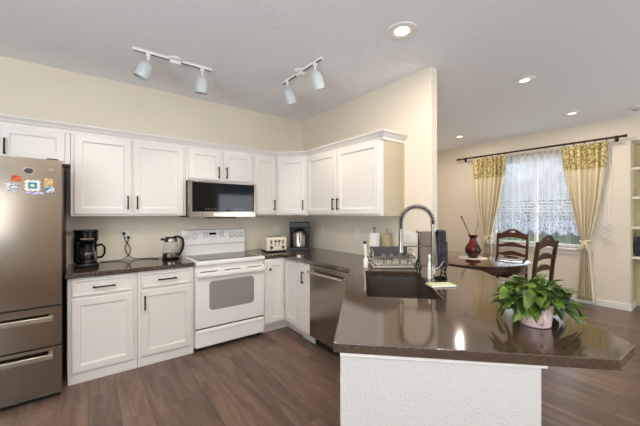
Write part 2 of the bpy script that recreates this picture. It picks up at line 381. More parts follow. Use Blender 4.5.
# double on partition wall
t = thing('wall_cabinet', 'white two door wall cabinet on the partition wall with beige end panel', 'wall cabinet', (2.23, 2.567, UZ), -90, 'white wall cabinets')
hwid = (3.188-1.947)/2
B(-hwid, hwid-.004, 0, XB-2.23, 0, UT-UZ).build('body', cab_m, t)
tag(B(hwid-.003, hwid+.001, .012, XB-2.23, 0, UT-UZ).build('end_panel', cabs_m, t), 'beige end panel')
door(t, 2.567-2.905, .56, .018, UT-UZ-.05, 0, 1, .11); door(t, 2.567-2.295, .61, .018, UT-UZ-.05, 0, -1, .11)
# crown moulding sweeping over every wall cabinet
path = [(-1.08, UF), (1.94, UF), (2.23, 3.19), (2.23, 1.946), (XB, 1.946)]
def offs(path, d):
    out = []
    for i, p in enumerate(path):
        ns = []
        for a, b in ((i-1, i), (i, i+1)):
            if a >= 0 and b < len(path):
                v = Vector(path[b])-Vector(path[a]); v.normalize(); ns.append(Vector((v.y, -v.x)))
        if len(ns) == 1: out.append(Vector(p)+ns[0]*d)
        else:
            n = (ns[0]+ns[1]).normalized(); out.append(Vector(p)+n*(d/n.dot(ns[0])))
    return out
prof = [(.001, 2.10), (.008, 2.10), (.010, 2.125), (.022, 2.14), (.026, 2.150), (.042, 2.166), (.048, 2.172), (.048, 2.184), (.001, 2.184)]
m = MB(); rows = [[m.bm.verts.new((q.x, q.y, z)) for q in offs(path, d)] for d, z in prof]
for a, b in zip(rows, rows[1:]+rows[:1]):
    for i in range(len(path)-1): m.bm.faces.new((a[i], a[i+1], b[i+1], b[i]))
for e_ in (0, -1): m.bm.faces.new([r_[e_] for r_ in rows])
cr = m.build('crown_moulding', cab_m); tag(cr, 'white crown moulding running along the top of the wall cabinets', 'moulding')

# base cabinets, back wall
BF = 3.195; BD = YA-BF; BT = .864
def base_a(x0, x1, label, hs_):
    w_ = x1-x0; t = thing('base_cabinet', label, 'base cabinet', ((x0+x1)/2, BF, 0), 0, 'white base cabinets')
    B(-w_/2+.0005, w_/2-.0005, 0, BD, .09, BT).build('body', cab_m, t)
    B(-w_/2+.0005, w_/2-.0005, -.002 if hs_ else 0, .03, 0, .09).build('kick_board', cab_m, t, bevel=.002)
    drawer(t, 0, w_-.055, .716, .132, 0)
    door(t, 0, w_-.055, .095, .598, 0, hs_, .49)
    return t
base_a(-.136, .350, 'white base cabinet with drawer, next to the fridge', 0)
base_a(.352, .838, 'white base cabinet with drawer, left of the cooker', -1)
# corner cabinet with folding door, narrow cabinet
BX = 1.88; CT = BT
t = thing('base_cabinet', 'white corner base cabinet with folding door right of the cooker', 'base cabinet', (1.612, 3.175, 0), 0, 'white base cabinets')
lx = lambda p: (p[0]-1.612, p[1]-3.175)
m = MB(); m.prism([lx(p) for p in ((1.612, 3.175), (BX, 3.175), (BX, 2.86), (2.549, 2.86), (2.549, 3.799), (1.612, 3.799))], .105, CT); m.build('body', cab_m, t)
m = MB(); m.prism([lx(p) for p in ((1.612, 3.245), (BX+.075, 3.245), (BX+.075, 2.86), (2.5, 2.86), (2.5, 3.75), (1.612, 3.75))], 0, .105); m.build('kick_board', cab_m, t)
d = door(t, .137, .232, .13, .715, 0, 0, name='door_leaf')
MB().lathe([(.001, 0), (.007, .001), (.010, .012), (.013, .018), (.011, .026), (.001, .028)], n=12, M=Matrix.Translation((-.082, -.019, .62)) @ Matrix.Rotation(PI/2, 4, 'X')).build('knob', black_m, d, smooth=True)
d = door(t, .268, .27, .13, .715, -.155, 0, name='door_leaf'); d.rotation_euler = (0, 0, -PI/2); d.location = (.268, -.168, .13)
t = thing('base_cabinet', 'very narrow white base cabinet beside the dishwasher', 'base cabinet', (BX, 2.745, 0), -90, 'white base cabinets')
B(-.1135, .1135, 0, .6, .10, CT).build('body', cab_m, t, bevel=.002); B(-.1135, .1135, .05, .55, 0, .10).build('kick_board', cab_m, t)
dd = B(-.108, .108, -.019, 0, .105, CT-.006).build('door', cab_m, t, bevel=.003); handle(dd, -.005, -.019, .70, .13)

# peninsula frame helpers
R2 = math.sqrt(.5)
def ST(s, t): return ((s+t)*R2, (s-t)*R2)
def prism_st(m, pts, z0, z1, holes=()): return m.prism([ST(*p) for p in pts], z0, z1, [[ST(*p) for p in h] for h in holes])
# half wall: end face towards the camera and the long dining side
SF = 1.168
m = MB(); m.prism([ST(SF, -.082), ST(SF, .628), (2.605, 1.62-.05), (2.605, 1.645), (2.55, 1.645), ST(2.95, .50), ST(SF+.11, .50), ST(SF+.11, -.082)], 0, .870)
struct(m, 'wall_peninsula', halfw_m, 'white knockdown textured half wall under the peninsula', bevel=.006)
struct(prism_st(MB(), [(SF-.010, -.082), (SF-.008, .642), (SF+.05, .642), (SF+.05, .630), (SF-.001, .630), (SF-.001, -.082)], .858, .870), 'trim_peninsula', trim_m, 'thin white trim strip under the peninsula top')
# sink base cabinet
t = thing('base_cabinet', 'long white sink base cabinet in the peninsula, hidden behind the half wall', 'base cabinet', (*ST(1.98, -.03), 0), -135, 'white base cabinets')
hl = .70
m = MB(); m.box(-hl, hl, 0, .02, .1, CT); m.box(-hl, -hl+.02, .02, .52, .1, CT); m.box(hl-.02, hl, .02, .52, .1, CT); m.box(-hl+.02, hl-.02, .5, .52, .1, CT); m.box(-hl+.02, hl-.02, .02, .5, .1, .12)
m.build('body', cab_m, t)
B(-hl, hl, .06, .5, 0, .1).build('kick_board', cab_m, t)
for q in (-1, 1): door(t, q*.345, .65, .12, .70, 0, -q, .58)

# ------------------------------------------------------------------ counters
ct = B(-.15, .838, 3.160, YA-.001, .872, ZC).build('countertop', ctop_m, bevel=.003); tag(ct, 'short dark brown quartz countertop between fridge and cooker', 'countertop')
sink = [(1.81, .03), (2.63, .03), (2.63, .46), (1.81, .46)]
outer = [(1.612, 3.165), (1.835, 3.165), (1.835, 1.985), (.737, .889), (.742, .884), (1.4155, .2046), (1.621, .195), (2.665, 1.225), (2.665, 1.643), (2.549, 1.643), (2.549, YA-.001), (1.612, YA-.001)]
m = MB(); m.prism(outer, .872, ZC, [[ST(*p) for p in sink]])
ct2 = m.build('countertop', ctop_m, bevel=.003); tag(ct2, 'large brown quartz countertop wrapping the corner and the angled peninsula', 'countertop')
# sink bowl
t = thing('sink', 'rectangular dark undermount sink in the peninsula top', 'sink', (*ST(2.22, .245), .64), 45)
a, b = .41, .215
m = MB(); o1 = .018
def rr(hx, hy, z, r=.03): return [m.bm.verts.new((sx*(hx-r)+r*math.cos(an), sy*(hy-r)+r*math.sin(an), z)) for sx, sy, a0 in ((1, 1, 0), (-1, 1, PI/2), (-1, -1, PI), (1, -1, 1.5*PI)) for an in [a0+PI/2*k/4 for k in range(5)]]
L_ = [rr(a+.02, b+.02, .224), rr(a+.002, b+.002, .224), rr(a-.004, b-.004, .02), rr(a-.03, b-.03, .004), rr(.03, .03, 0)]
for p, q in zip(L_, L_[1:]):
    for i in range(len(p)): m.bm.faces.new((p[i], p[(i+1) % len(p)], q[(i+1) % len(p)], q[i]))
m.bm.faces.new(L_[-1])
m.build('bowl', sink_m, t, smooth=True)
MB().lathe([(.001, .006), (.02, .006), (.04, .009), (.045, .004), (.045, .0)], (0, 0, 0), 24).build('drain', chrome_m, t, smooth=True)

# ------------------------------------------------------------------ fridge
FX0, FX1, FY = -1.075, -.163, 3.035
t = thing('fridge', 'stainless steel french door fridge with two freezer drawers', 'fridge', ((FX0+FX1)/2, FY, 0))
hwf = (FX1-FX0)/2
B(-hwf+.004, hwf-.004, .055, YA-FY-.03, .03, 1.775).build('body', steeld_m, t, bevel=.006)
def fdoor(x0, x1, z0, z1, name):
    m = MB(); n = 10; pts = []
    for k in range(n+1):
        u = k/n; x = x0+(x1-x0)*u; X_ = x/hwf
        pts.append((x, -.0+.012*X_*X_))
    pts = [(x0+.001, .052)]+pts+[(x1-.001, .052)]
    m.prism(pts, z0, z1); return m.build(name, fridge_m, t, bevel=.006, seg=3)
dl = fdoor(-hwf, -.002, .71, 1.80, 'door'); dr = fdoor(.002, hwf, .71, 1.80, 'door')
def vhandle(par, x):
    m = MB(); m.tube([(x, -.0, .80), (x, -.05, .83), (x, -.062, 1.2), (x, -.05, 1.62), (x, 0, 1.66)], .014, 10); return m.build('handle', chrome_m, par, smooth=True)
vhandle(dl, -.045); vhandle(dr, .045)
for z0, z1, hz in ((.405, .695, .625), (.04, .395, .345)):
    d = fdoor(-hwf, hwf, z0, z1, 'freezer_drawer')
    m = MB(); L2 = hwf-.045
    m.prism([(-L2, -.055), (L2, -.055), (L2, -.030), (L2-.03, -.036), (-L2+.03, -.036), (-L2, -.030)], hz-.022, hz+.014)
    for q in (-1, 1): m.box(q*(L2-.015)-.015, q*(L2-.015)+.015, -.04, .014, hz-.018, hz+.008)
    m.build('handle', mat('handle_steel', (176, 168, 158), .3, 1), d, bevel=.004)
B(-hwf+.01, hwf-.01, .06, .1, .0, .03).build('foot_rail', rubber_m, t)
B(hwf-.09, hwf-.02, .03, .14, 1.776, 1.812).build('hinge_cover', rubber_m, t, bevel=.006); B(-hwf+.02, -hwf+.09, .03, .14, 1.776, 1.812).build('hinge_cover', rubber_m, t, bevel=.006)
text_part('LG', .024, mat('silver_print', (190, 186, 180), .4), dr, (hwf-.06, .0085, 1.725), (PI/2, 0, 0))
# magnets on the right fridge door: (centre x world, z, w, h)
fsurf = lambda xw: FY+.012*((xw-(FX0+FX1)/2)/hwf)**2
def magnet_base(name, label, x, z):
    o = thing(name, label, 'magnet', (x, fsurf(x)-.0025, z), 1.5); o.scale = (1, 1, 1.28); return o
def disc(rx, rz, y0, y1, n=24): return [(rx*math.cos(2*PI*k/n), rz*math.sin(2*PI*k/n)) for k in range(n)]
def plate(pts, y0, y1):
    m = MB(); A = [m.bm.verts.new((p[0], y0, p[1])) for p in pts]; C_ = [m.bm.verts.new((p[0], y1, p[1])) for p in pts]
    m.bm.faces.new(A); m.bm.faces.new(C_[::-1])
    for i in range(len(pts)): m.bm.faces.new((A[i], A[(i+1) % len(pts)], C_[(i+1) % len(pts)], C_[i]))
    return m
g = magnet_base('fridge_magnet', 'oval dark and white eye shaped magnet, topmost on the fridge', -.345, 1.705)
plate([(p[0], p[1]) for p in disc(.034, .022, 0, 0)], -.004, .002).build('rim', mat('magnet_silver', (150, 140, 132), .3, .5), g)
plate(disc(.024, .015, 0, 0), -.007, -.004).build('face', mat('magnet_dark', (60, 40, 34), .4), g)
g = magnet_base('fridge_magnet', 'red rectangular magnet on the fridge', -.409, 1.646)
plate([(-.026, -.014), (.026, -.016), (.027, .014), (-.024, .018)], -.004, .002).build('face', add_mottle(mat('magnet_red', (190, 50, 30), .5), (150, 30, 20), (226, 110, 60), 60), g)
g = magnet_base('fridge_magnet', 'grey and white speckled square magnet, lowest left on the fridge', -.433, 1.582)
plate([(-.031, -.021), (.031, -.021), (.031, .022), (-.031, .022)], -.004, .002).build('face', add_mottle(mat('magnet_speckle', (200, 200, 200), .5), (110, 110, 115), (235, 235, 238), 130, lo=.42, hi=.55), g)
g = magnet_base('fridge_magnet', 'white scalloped magnet with teal centre on the fridge', -.324, 1.600)
pts = [((.040+.004*math.cos(12*a_))*(1 if True else 0)*max(-1, min(1, 1.35*math.cos(a_))), (.030+.003*math.cos(12*a_))*max(-1, min(1, 1.35*math.sin(a_)))) for a_ in [2*PI*k/72 for k in range(72)]]
plate(pts, -.004, .002).build('plate', mat('magnet_white', (230, 226, 216), .5), g)
plate([(-.024, -.018), (.024, -.018), (.024, .018), (-.024, .018)], -.006, -.004).build('picture', mat('magnet_teal', (40, 140, 150), .4), g)
plate(disc(.012, .008, 0, 0, 16), -.0075, -.006).build('emblem', mat('magnet_cream', (225, 215, 170), .5), g)
g = magnet_base('fridge_magnet', 'tan rectangular magnet at the right of the fridge group', -.236, 1.630)
plate([(-.025, -.021), (.025, -.021), (.025, .021), (-.025, .021)], -.004, .002).build('face', add_mottle(mat('magnet_tan', (205, 170, 105), .5), (180, 140, 80), (225, 200, 150), 80), g)
g = magnet_base('fridge_magnet', 'blue and white picture magnet below the tan one', -.232, 1.572)
plate([(-.027, -.017), (.027, -.017), (.027, .019), (-.027, .019)], -.004, .002).build('face', add_mottle(mat('magnet_blue', (100, 130, 170), .5), (50, 80, 120), (220, 226, 232), 60, lo=.4, hi=.6), g)
g = magnet_base('fridge_magnet', 'long lilac ribbon shaped magnet below the teal one', -.314, 1.545)
plate([(-.062, .006), (-.045, -.004), (0, -.010), (.045, -.007), (.058, .002), (.045, .010), (0, .006), (-.04, .010)], -.0045, .002).build('face', add_mottle(mat('magnet_lilac', (170, 160, 195), .5), (110, 100, 150), (215, 208, 230), 90), g)

# ------------------------------------------------------------------ microwave
t = thing('microwave', 'stainless over the range microwave with black glass front', 'microwave', (1.220, 3.42, 1.352))
hm_, hmw = .398, .383
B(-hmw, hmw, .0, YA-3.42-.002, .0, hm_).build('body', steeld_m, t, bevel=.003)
B(-hmw, hmw, -.03, 0, .0, hm_).build('door', steel_m, t, bevel=.004)
gf = B(-hmw+.038, hmw-.022, -.033, -.03, .063, hm_-.018).build('glass_front', glassb_m, t)
B(-.12, .12, -.034, -.03, .012, .050).build('handle', mat('polished_steel', (220, 205, 170), .15, 1), t, bevel=.004)
m = MB()
for k in range(14): m.box(-.21+k*.033, -.21+k*.033+.016, -.0335, -.033, .09, .094)
m.build('button_marks', mat('panel_print', (170, 170, 170), .5), t)
B(-.16, .16, .02, .12, -.012, 0).build('grease_filter', rubber_m, t)

# ------------------------------------------------------------------ range
t = thing('range_cooker', 'white freestanding electric range with glass cooktop', 'cooker', (1.2255, 3.157, 0))
hr = .379
B(-hr, hr, .03, .625, .04, .885).build('body', white_m, t, bevel=.003)
for q in (-1, 1):
    for yy in (.06, .57): B(q*.34-.02, q*.34+.02, yy-.02, yy+.02, 0, .04).build('foot', rubber_m, t)
d = B(-hr+.004, hr-.004, -.0, .028, .235, .815).build('oven_door', white_m, t, bevel=.010, seg=3)
pts = []
for sx, sz, a0 in ((1, 1, 0), (-1, 1, PI/2), (-1, -1, PI), (1, -1, 1.5*PI)):
    for k in range(6): an = a0+PI/2*k/5; pts.append((sx*.205+.04*math.cos(an), .555+sz*.108+.04*math.sin(an)))
plate(pts, -.0035, .004).build('window', oven_m, d)
m = MB(); m.prism([(-.355, -.052), (.355, -.052), (.372, -.036), (.372, 0), (.345, 0), (.345, -.028), (-.345, -.028), (-.345, 0), (-.372, 0), (-.372, -.036)], .755, .795)
m.build('handle', white_m, d, bevel=.008, seg=3)
m = MB()
for x_ in (-.25, 0, .25): m.box(x_-.085, x_+.085, -.0015, .004, .800, .808)
m.build('vent_slots', rubber_m, d)
d2 = B(-hr+.004, hr-.004, .0, .028, .045, .222).build('storage_drawer', white_m, t, bevel=.008, seg=3)
B(-hr+.02, hr-.02, -.006, .004, .188, .206).build('drawer_lip', white_m, d2, bevel=.003)
B(-hr+.004, hr-.004, .014, .03, .222, .235).build('drawer_gap', rubber_m, t)
B(-hr, hr, -.012, .63, .868, .912).build('cooktop_frame', white_m, t, bevel=.012, seg=3)
gl = B(-hr+.04, hr-.04, .04, .50, .911, .9155).build('cooktop_glass', ceramg_m, t)
for x_, y_, r_ in ((-.17, .17, .11), (.18, .17, .085), (-.17, .38, .085), (.18, .38, .105)):
    m = MB(); m.lathe([(r_, 0), (r_, .0006), (r_-.004, .0006), (r_-.004, 0)], (x_, y_, .9155), 32, wrap=True)
    m.build('burner_ring', mat('ring_grey', (96, 92, 88), .3), gl)
# backguard: sloping console
bm_ = MB(); sec = [(.56, .905), (.56, 1.02), (.545, 1.035), (.575, 1.195), (.60, 1.205), (.641, 1.205), (.641, .905)]
A = [bm_.bm.verts.new((-hr, y, z)) for y, z in sec]; C_ = [bm_.bm.verts.new((hr, y, z)) for y, z in sec]
bm_.bm.faces.new(A); bm_.bm.faces.new(C_[::-1])
for i in range(len(sec)): bm_.bm.faces.new((A[i], A[(i+1) % len(sec)], C_[(i+1) % len(sec)], C_[i]))
bg = bm_.build('control_console', white_m, t, bevel=.005)
tilt = math.atan2(.03, .16)
def on_console(x, z): return Matrix.Translation((x, .545+.03*(z-1.035)/.16, z)) @ Matrix.Rotation(PI/2-tilt, 4, 'X')
for x_ in (-.317, -.237, .205, .272, .338):
    MB().lathe([(.030, 0), (.030, .003), (.026, .004), (.024, .018), (.021, .021), (.001, .021)], n=24, M=on_console(x_, 1.125)).build('knob', whitep_m, bg, smooth=True)
    m = MB(); m.lathe([(.033, 0), (.033, .0012), (.031, .0012), (.031, 0)], n=28, wrap=True, M=on_console(x_, 1.125)); m.box(-.002, .002, -.018, .018, .021, .024, on_console(x_, 1.125)); m.build('dial_ring', mat('dial_grey', (112, 110, 106), .5), bg)
MB().box(-.042, .042, -.014, .014, 0, .002, on_console(-.03, 1.15)).build('clock_display', glassb_m, bg)
m = MB()
for x_ in (-.125, -.095, .065, .095):
    for z_ in (1.115, 1.14, 1.165): m.box(-.011, .011, -.004, .004, 0, .0012, on_console(x_, z_))
for x_ in (-.055, -.03, -.005): m.box(-.009, .009, -.003, .003, 0, .0012, on_console(x_, 1.115))
m.build('button_marks', mat('dial_grey', (112, 110, 106), .5), bg)

# ------------------------------------------------------------------ dishwasher
t = thing('dishwasher', 'stainless dishwasher with bar handle under the counter', 'dishwasher', (BX, 2.335, 0), -90)
hd = .294
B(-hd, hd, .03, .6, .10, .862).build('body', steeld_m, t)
d = B(-hd, hd, -.022, .028, .105, .862).build('door', steel_m, t, bevel=.005, seg=3)
m = MB(); m.tube([(-hd+.02, -.062, .79), (hd-.02, -.062, .79)], .013, 12)
for q in (-1, 1): m.tube([(q*(hd-.05), -.062, .79), (q*(hd-.05), -.02, .79)], .009, 8)
m.build('handle', mat('bright_steel', (228, 218, 200), .2, 1), d, smooth=True)
B(-hd, hd, .06, .10, 0, .098).build('kick_plate', rubber_m, t)

# ------------------------------------------------------------------ wall plates
def outlet(loc, rz, label, kind='outlet', gang=1):
    t = thing('wall_outlet' if kind == 'outlet' else 'light_switch', label, kind, loc, rz)
    w_ = .035*gang+(.0115*(gang-1))
    B(-w_, w_, -.006, 0, -.058, .058).build('plate', whitep_m, t, bevel=.002)
    for k in range(gang):
        cx = (k-(gang-1)/2)*.046
        if kind == 'outlet':
            for zc in (-.021, .021):
                s = B(cx-.017, cx+.017, -.0085, -.006, zc-.014, zc+.014).build('socket', trim_m, t, bevel=.001)
                m = MB(); m.box(cx-.008, cx-.006, -.009, -.0084, zc-.005, zc+.006); m.box(cx+.006, cx+.008, -.009, -.0084, zc-.005, zc+.006); m.build('slots', rubber_m, s)
        else:
            B(cx-.016, cx+.016, -.0105, -.006, -.033, .033).build('rocker', trim_m, t, bevel=.001)
    return t
outlet((.315, YA, 1.165), 0, 'white outlet with two black plugs, left of the kettle')
outlet((2.12, YA, 1.165), 0, 'white outlet behind the toaster')
outlet((XB, 3.30, 1.16), -90, 'white switch plate on the partition wall behind the black coffee machine', 'light switch')
outlet((XB, 2.63, 1.16), -90, 'white outlet on the partition wall under the cabinet')
outlet((XB, 1.87, 1.16), -90, 'double white light switch on the partition wall behind the faucet', 'light switch', 2)
# two plugs with cords
def cord(pts, label, r=.003):
    m = MB(); P_ = [Vector(p) for p in pts]; out = []
    for i in range(len(P_)-1):
        p0, p1, p2, p3 = P_[max(i-1, 0)], P_[i], P_[i+1], P_[min(i+2, len(P_)-1)]
        for k in range(8):
            u = k/8; out.append(.5*((2*p1)+(-p0+p2)*u+(2*p0-5*p1+4*p2-p3)*u*u+(-p0+3*p1-3*p2+p3)*u**3))
    out.append(P_[-1]); m.tube(out, r, 6); return m
cm = thing('power_cord', 'black cord running from the outlet to the coffee maker', 'cord', (.295, YA-.02, 1.186))
MB().box(-.012, .012, -.018, .009, -.014, .012).build('plug', rubber_m, cm, bevel=.003)
cord([(0, -.01, -.012), (.01, -.02, -.07), (.045, -.018, -.13), (.055, -.02, -.19), (.02, -.03, -.245), (-.03, -.06, -.265), (-.14, -.05, -.270), (-.2, -.06, -.270)], '', .0045).build('cable', rubber_m, cm, smooth=True)
cm = thing('power_cord', 'black cord running from the outlet to the kettle', 'cord', (.335, YA-.02, 1.144))
MB().box(-.012, .012, -.018, .009, -.014, .012).build('plug', rubber_m, cm, bevel=.003)
cord([(0, -.01, -.012), (-.012, -.025, -.06), (-.032, -.028, -.10), (-.018, -.03, -.16), (.03, -.035, -.215), (.10, -.05, -.227), (.2, -.1, -.228), (.262, -.16, -.228)], '', .0045).build('cable', rubber_m, cm, smooth=True)

# ------------------------------------------------------------------ coffee maker
t = thing('coffee_maker', 'black drip coffee maker with glass carafe beside the fridge', 'coffee maker', (-.018, 3.58, ZC), 4); t.scale = (.88, 1, 1)
B(-.10, .10, -.14, .10, 0, .035).build('base', blackp_m, t, bevel=.012, seg=3)
m = MB(); m.prism([(-.10, .03), (-.085, -.005), (.085, -.005), (.10, .03), (.10, .10), (-.10, .10)], .03, .27); m.build('tank', blackp_m, t, bevel=.008)
m = MB(); rr_ = [(-.10, .10), (-.10, -.06)]+[(-.10*math.cos(PI*k/10), -.06-.075*math.sin(PI*k/10)) for k in range(1, 10)]+[(.10, -.06), (.10, .10)]
m.prism(rr_, .235, .315); hd_ = m.build('brew_head', blackp_m, t, bevel=.008)
m = MB(); m.prism([(p[0]*1.03, p[1]*1.03) for p in rr_], .315, .333); m.build('lid', blackp_m, t, bevel=.006)
B(-.055, .055, -.140, -.130, .252, .262).build('label_strip', chrome_m, hd_)
cf = MB().lathe([(.045, .037), (.072, .045), (.078, .08), (.074, .13), (.055, .175), (.052, .185), (.050, .185), (.072, .13), (.076, .08), (.07, .047), (.043, .040)], (0, -.065, 0), 28, wrap=True).build('carafe', glass_m, t, smooth=True)
MB().lathe([(.054, .180), (.060, .184), (.060, .205), (.05, .215), (.01, .22)], (0, -.065, 0), 24).build('carafe_lid', blackp_m, cf, smooth=True)
MB().lathe([(.0765, .118), (.0775, .118), (.0775, .132), (.075, .132)], (0, -.065, 0), 28, wrap=True).build('steel_band', chrome_m, cf, smooth=True)
MB().lathe([(.045, .036), (.073, .044), (.0775, .062), (.0740, .062), (.04, .045)], (0, -.065, 0), 28).build('base_ring', chrome_m, cf, smooth=True)
MB().tube([(.075, -.10, .19), (.12, -.125, .20), (.145, -.135, .175), (.145, -.135, .12), (.125, -.12, .085), (.085, -.10, .08)], .010, 8).build('carafe_handle', blackp_m, cf, smooth=True)

# ------------------------------------------------------------------ kettle
t = thing('electric_kettle', 'glass and steel electric kettle with black handle beside the range', 'kettle', (.70, 3.56, ZC), -20)
MB().lathe([(.085, 0), (.088, .012), (.078, .020), (.02, .022)], n=28).build('power_base', blackp_m, t, smooth=True)
MB().lathe([(.078, .021), (.080, .03), (.080, .062), (.078, .064), (.02, .066)], n=28).build('base_ring', chrome_m, t, smooth=True)
MB().lathe([(.079, .064), (.074, .12), (.066, .185), (.063, .185), (.071, .12), (.076, .066)], n=28, wrap=True).build('jug', glass_m, t, smooth=True)
MB().lathe([(.067, .184), (.067, .19), (.062, .215), (.058, .222), (.02, .225)], n=28).build('collar', chrome_m, t, smooth=True)
m = MB(); m.prism([(-.055, -.02), (-.10, 0), (-.055, .02)], .198, .222); m.build('spout', chrome_m, t, bevel=.004)
MB().lathe([(.058, .222), (.05, .235), (.01, .238)], n=24).build('lid', blackp_m, t, smooth=True)
MB().tube([(.03, 0, .236), (.08, 0, .236), (.115, 0, .215), (.125, 0, .16), (.115, 0, .10), (.085, 0, .045), (.075, 0, .035)], [.012, .014, .014, .013, .012, .011, .01], 10).build('handle', blackp_m, t, smooth=True)

# ------------------------------------------------------------------ toaster
t = thing('toaster', 'cream four slice toaster with two dials', 'toaster', (1.905, 3.50, ZC), -8)
hx, hy = .135, .125
body_m = mat('toaster_cream', (232, 224, 206), .35)
B(-hx, hx, -hy, hy, .015, .185).build('body', body_m, t, bevel=.018, seg=4)
B(-hx+.01, hx-.01, -hy+.01, hy-.01, 0, .016).build('base', blackp_m, t)
m = MB()
for x_ in (-.09, -.045, .02, .065): m.box(x_, x_+.024, -.09, .09, .1845, .1865)
m.build('slots', rubber_m, t)
for x_ in (-.078, .078):
    B(x_-.012, x_+.012, -hy-.002, -hy+.01, .10, .15).build('button_panel', mat('dial_grey', (112, 110, 106)), t)
    MB().lathe([(.022, 0), (.022, .006), (.017, .018), (.001, .018)], n=20, M=Matrix.Translation((x_, -hy, .06)) @ Matrix.Rotation(PI/2, 4, 'X')).build('dial', chrome_m, t, smooth=True)
for x_ in (-.024, .024):
    B(x_-.004, x_+.004, -hy-.0015, -hy+.005, .075, .155).build('lever_slot', rubber_m, t)
    B(x_-.017, x_+.017, -hy-.022, -hy-.001, .132, .145).build('lever', blackp_m, t, bevel=.003)
# second coffee machine
t = thing('coffee_machine', 'tall black coffee machine with steel carafe in the counter corner', 'coffee maker', (2.27, 3.44, ZC), -36)
B(-.13, .13, -.13, .14, 0, .045).build('base', blackp_m, t, bevel=.006)
B(-.13, .13, .0, .14, .045, .34).build('tank', blackp_m, t, bevel=.004)
B(-.13, .13, -.13, .14, .295, .37).build('brew_head', blackp_m, t, bevel=.008)
m = MB(); m.box(-.13, -.112, -.11, .01, .045, .295); m.box(.10, .13, -.11, .01, .045, .295); m.build('side_pillar', blackp_m, t, bevel=.003)
cf = MB().lathe([(.086, .047), (.094, .055), (.094, .20), (.08, .235), (.055, .255), (.01, .258)], (-.005, -.075, 0), 32).build('carafe', mat('satin_steel', (205, 200, 190), .28, 1), t, smooth=True)
MB().lathe([(.058, .252), (.06, .256), (.06, .272), (.04, .285), (.01, .288)], (-.005, -.075, 0), 24).build('carafe_lid', blackp_m, cf, smooth=True)
MB().tube([(.0, -.135, .235), (.0, -.18, .23), (.0, -.185, .15), (.0, -.155, .09)], .009, 8).build('carafe_handle', blackp_m, cf, smooth=True)

# ------------------------------------------------------------------ around the sink
# spring faucet
t = thing('faucet', 'tall spring neck pull down kitchen faucet', 'faucet', (2.092, 1.333, ZC), -37)
MB().lathe([(.030, 0), (.030, .006), (.022, .012), (.021, .05), (.019, .055), (.019, .10), (.014, .105), (.001, .106)], n=24).build('base', chrome_m, t, smooth=True)
MB().tube([(0, 0, .09), (0, 0, .40)], .0125, 14).build('riser', chrome_m, t, smooth=True)
rad = .122; zt = .415
ctr = [(0, 0, .395)]+[( -rad+rad*math.cos(a_), 0, zt+rad*math.sin(a_)) for a_ in [PI*k/30 for k in range(31)]]+[(-2*rad, 0, .36)]
MB().tube(ctr, .0085, 10).build('hose', rubber_m, t, smooth=True)
# spring coil around the hose
dens = []
for i in range(len(ctr)-1):
    p, q = Vector(ctr[i]), Vector(ctr[i+1])
    for k in range(16): dens.append(p.lerp(q, k/16))
acc = 0; sp = []
for i in range(len(dens)-1):
    d_ = dens[i+1]-dens[i]; acc += d_.length
    tt = d_.normalized(); n1 = Vector((0, 1, 0)); n2 = tt.cross(n1); ph = 2*PI*acc/.019
    sp.append(dens[i]+(n1*math.cos(ph)+n2*math.sin(ph))*.0185)
MB().tube(sp, .0032, 5).build('spring', mat('spring_nickel', (150, 146, 140), .25, 1), t, smooth=True)
MB().tube([(-2*rad, 0, .365), (-2*rad, 0, .34), (-2*rad, 0, .335), (-2*rad, 0, .24), (-2*rad, 0, .19), (-2*rad, 0, .185)], [.014, .015, .017, .018, .023, .018], 16).build('spray_head', chrome_m, t, smooth=True)
m = MB(); m.tube([(0, 0, .235), (-2*rad, 0, .235)], .005, 8); m.lathe([(.016, -.012), (.018, -.012), (.018, .012), (.016, .012)], (0, 0, .235), 16, wrap=True); m.build('holder_arm', chrome_m, t, smooth=True)
MB().tube([(.0, 0, .06), (.03, -.01, .065), (.045, -.014, .075), (.075, -.02, .125)], [.012, .012, .006, .005], 10).build('lever', chrome_m, t, smooth=True)

# dish rack
t = thing('dish_rack', 'chrome wire dish rack with dark grey panel behind the sink', 'dish rack', (2.245, 1.86, ZC), -37)
rw, rd = .185, .14
m = MB()
def loopz(z, gx=0): return [(-rw-gx, -rd-gx, z), (rw+gx, -rd-gx, z), (rw+gx, rd+gx, z), (-rw-gx, rd+gx, z)]
for z_, gx in ((.035, -.01), (.095, .0), (.10, .0)):
    P4 = loopz(z_, gx)
    for i in range(4): m.tube([P4[i], P4[(i+1) % 4]], .003, 6)
for k in range(15):
    x_ = -rw+.012+k*(2*rw-.024)/14
    m.tube([(x_, -rd, .098), (x_, -rd+.01, .035), (x_, rd-.01, .035), (x_, rd, .098)], .0018, 5)
for k in range(7):
    y_ = -rd+.02+k*(2*rd-.04)/6
    m.tube([(-rw, y_, .098), (-rw+.01, y_, .035), (rw-.01, y_, .035), (rw, y_, .098)], .0018, 5)
for sx in (-1, 1):
    m.tube([(sx*rw, -rd*.6, .09), (sx*rw, -rd*.6, .14), (sx*rw, 0, .155), (sx*rw, rd*.6, .14), (sx*rw, rd*.6, .09)], .004, 6)
m.build('wire_basket', mat('rack_chrome', (214, 208, 198), .2, 1), t, smooth=True)
for sx in (-1, 1):
    for sy in (-1, 1): MB().tube([(sx*(rw-.015), sy*(rd-.015), 0), (sx*(rw-.015), sy*(rd-.015), .04)], .006, 8).build('foot', rubber_m, t)
B(-rw+.005, rw-.005, rd-.03, rd-.012, .05, .165).build('utensil_box', mat('dark_grey_plastic', (74, 72, 72), .5), t, bevel=.004)
B(-rw-.01, rw+.01, -rd-.012, rd+.02, .004, .018).build('drip_tray', mat('tray_clear_grey', (176, 170, 160), .3), t, bevel=.004)
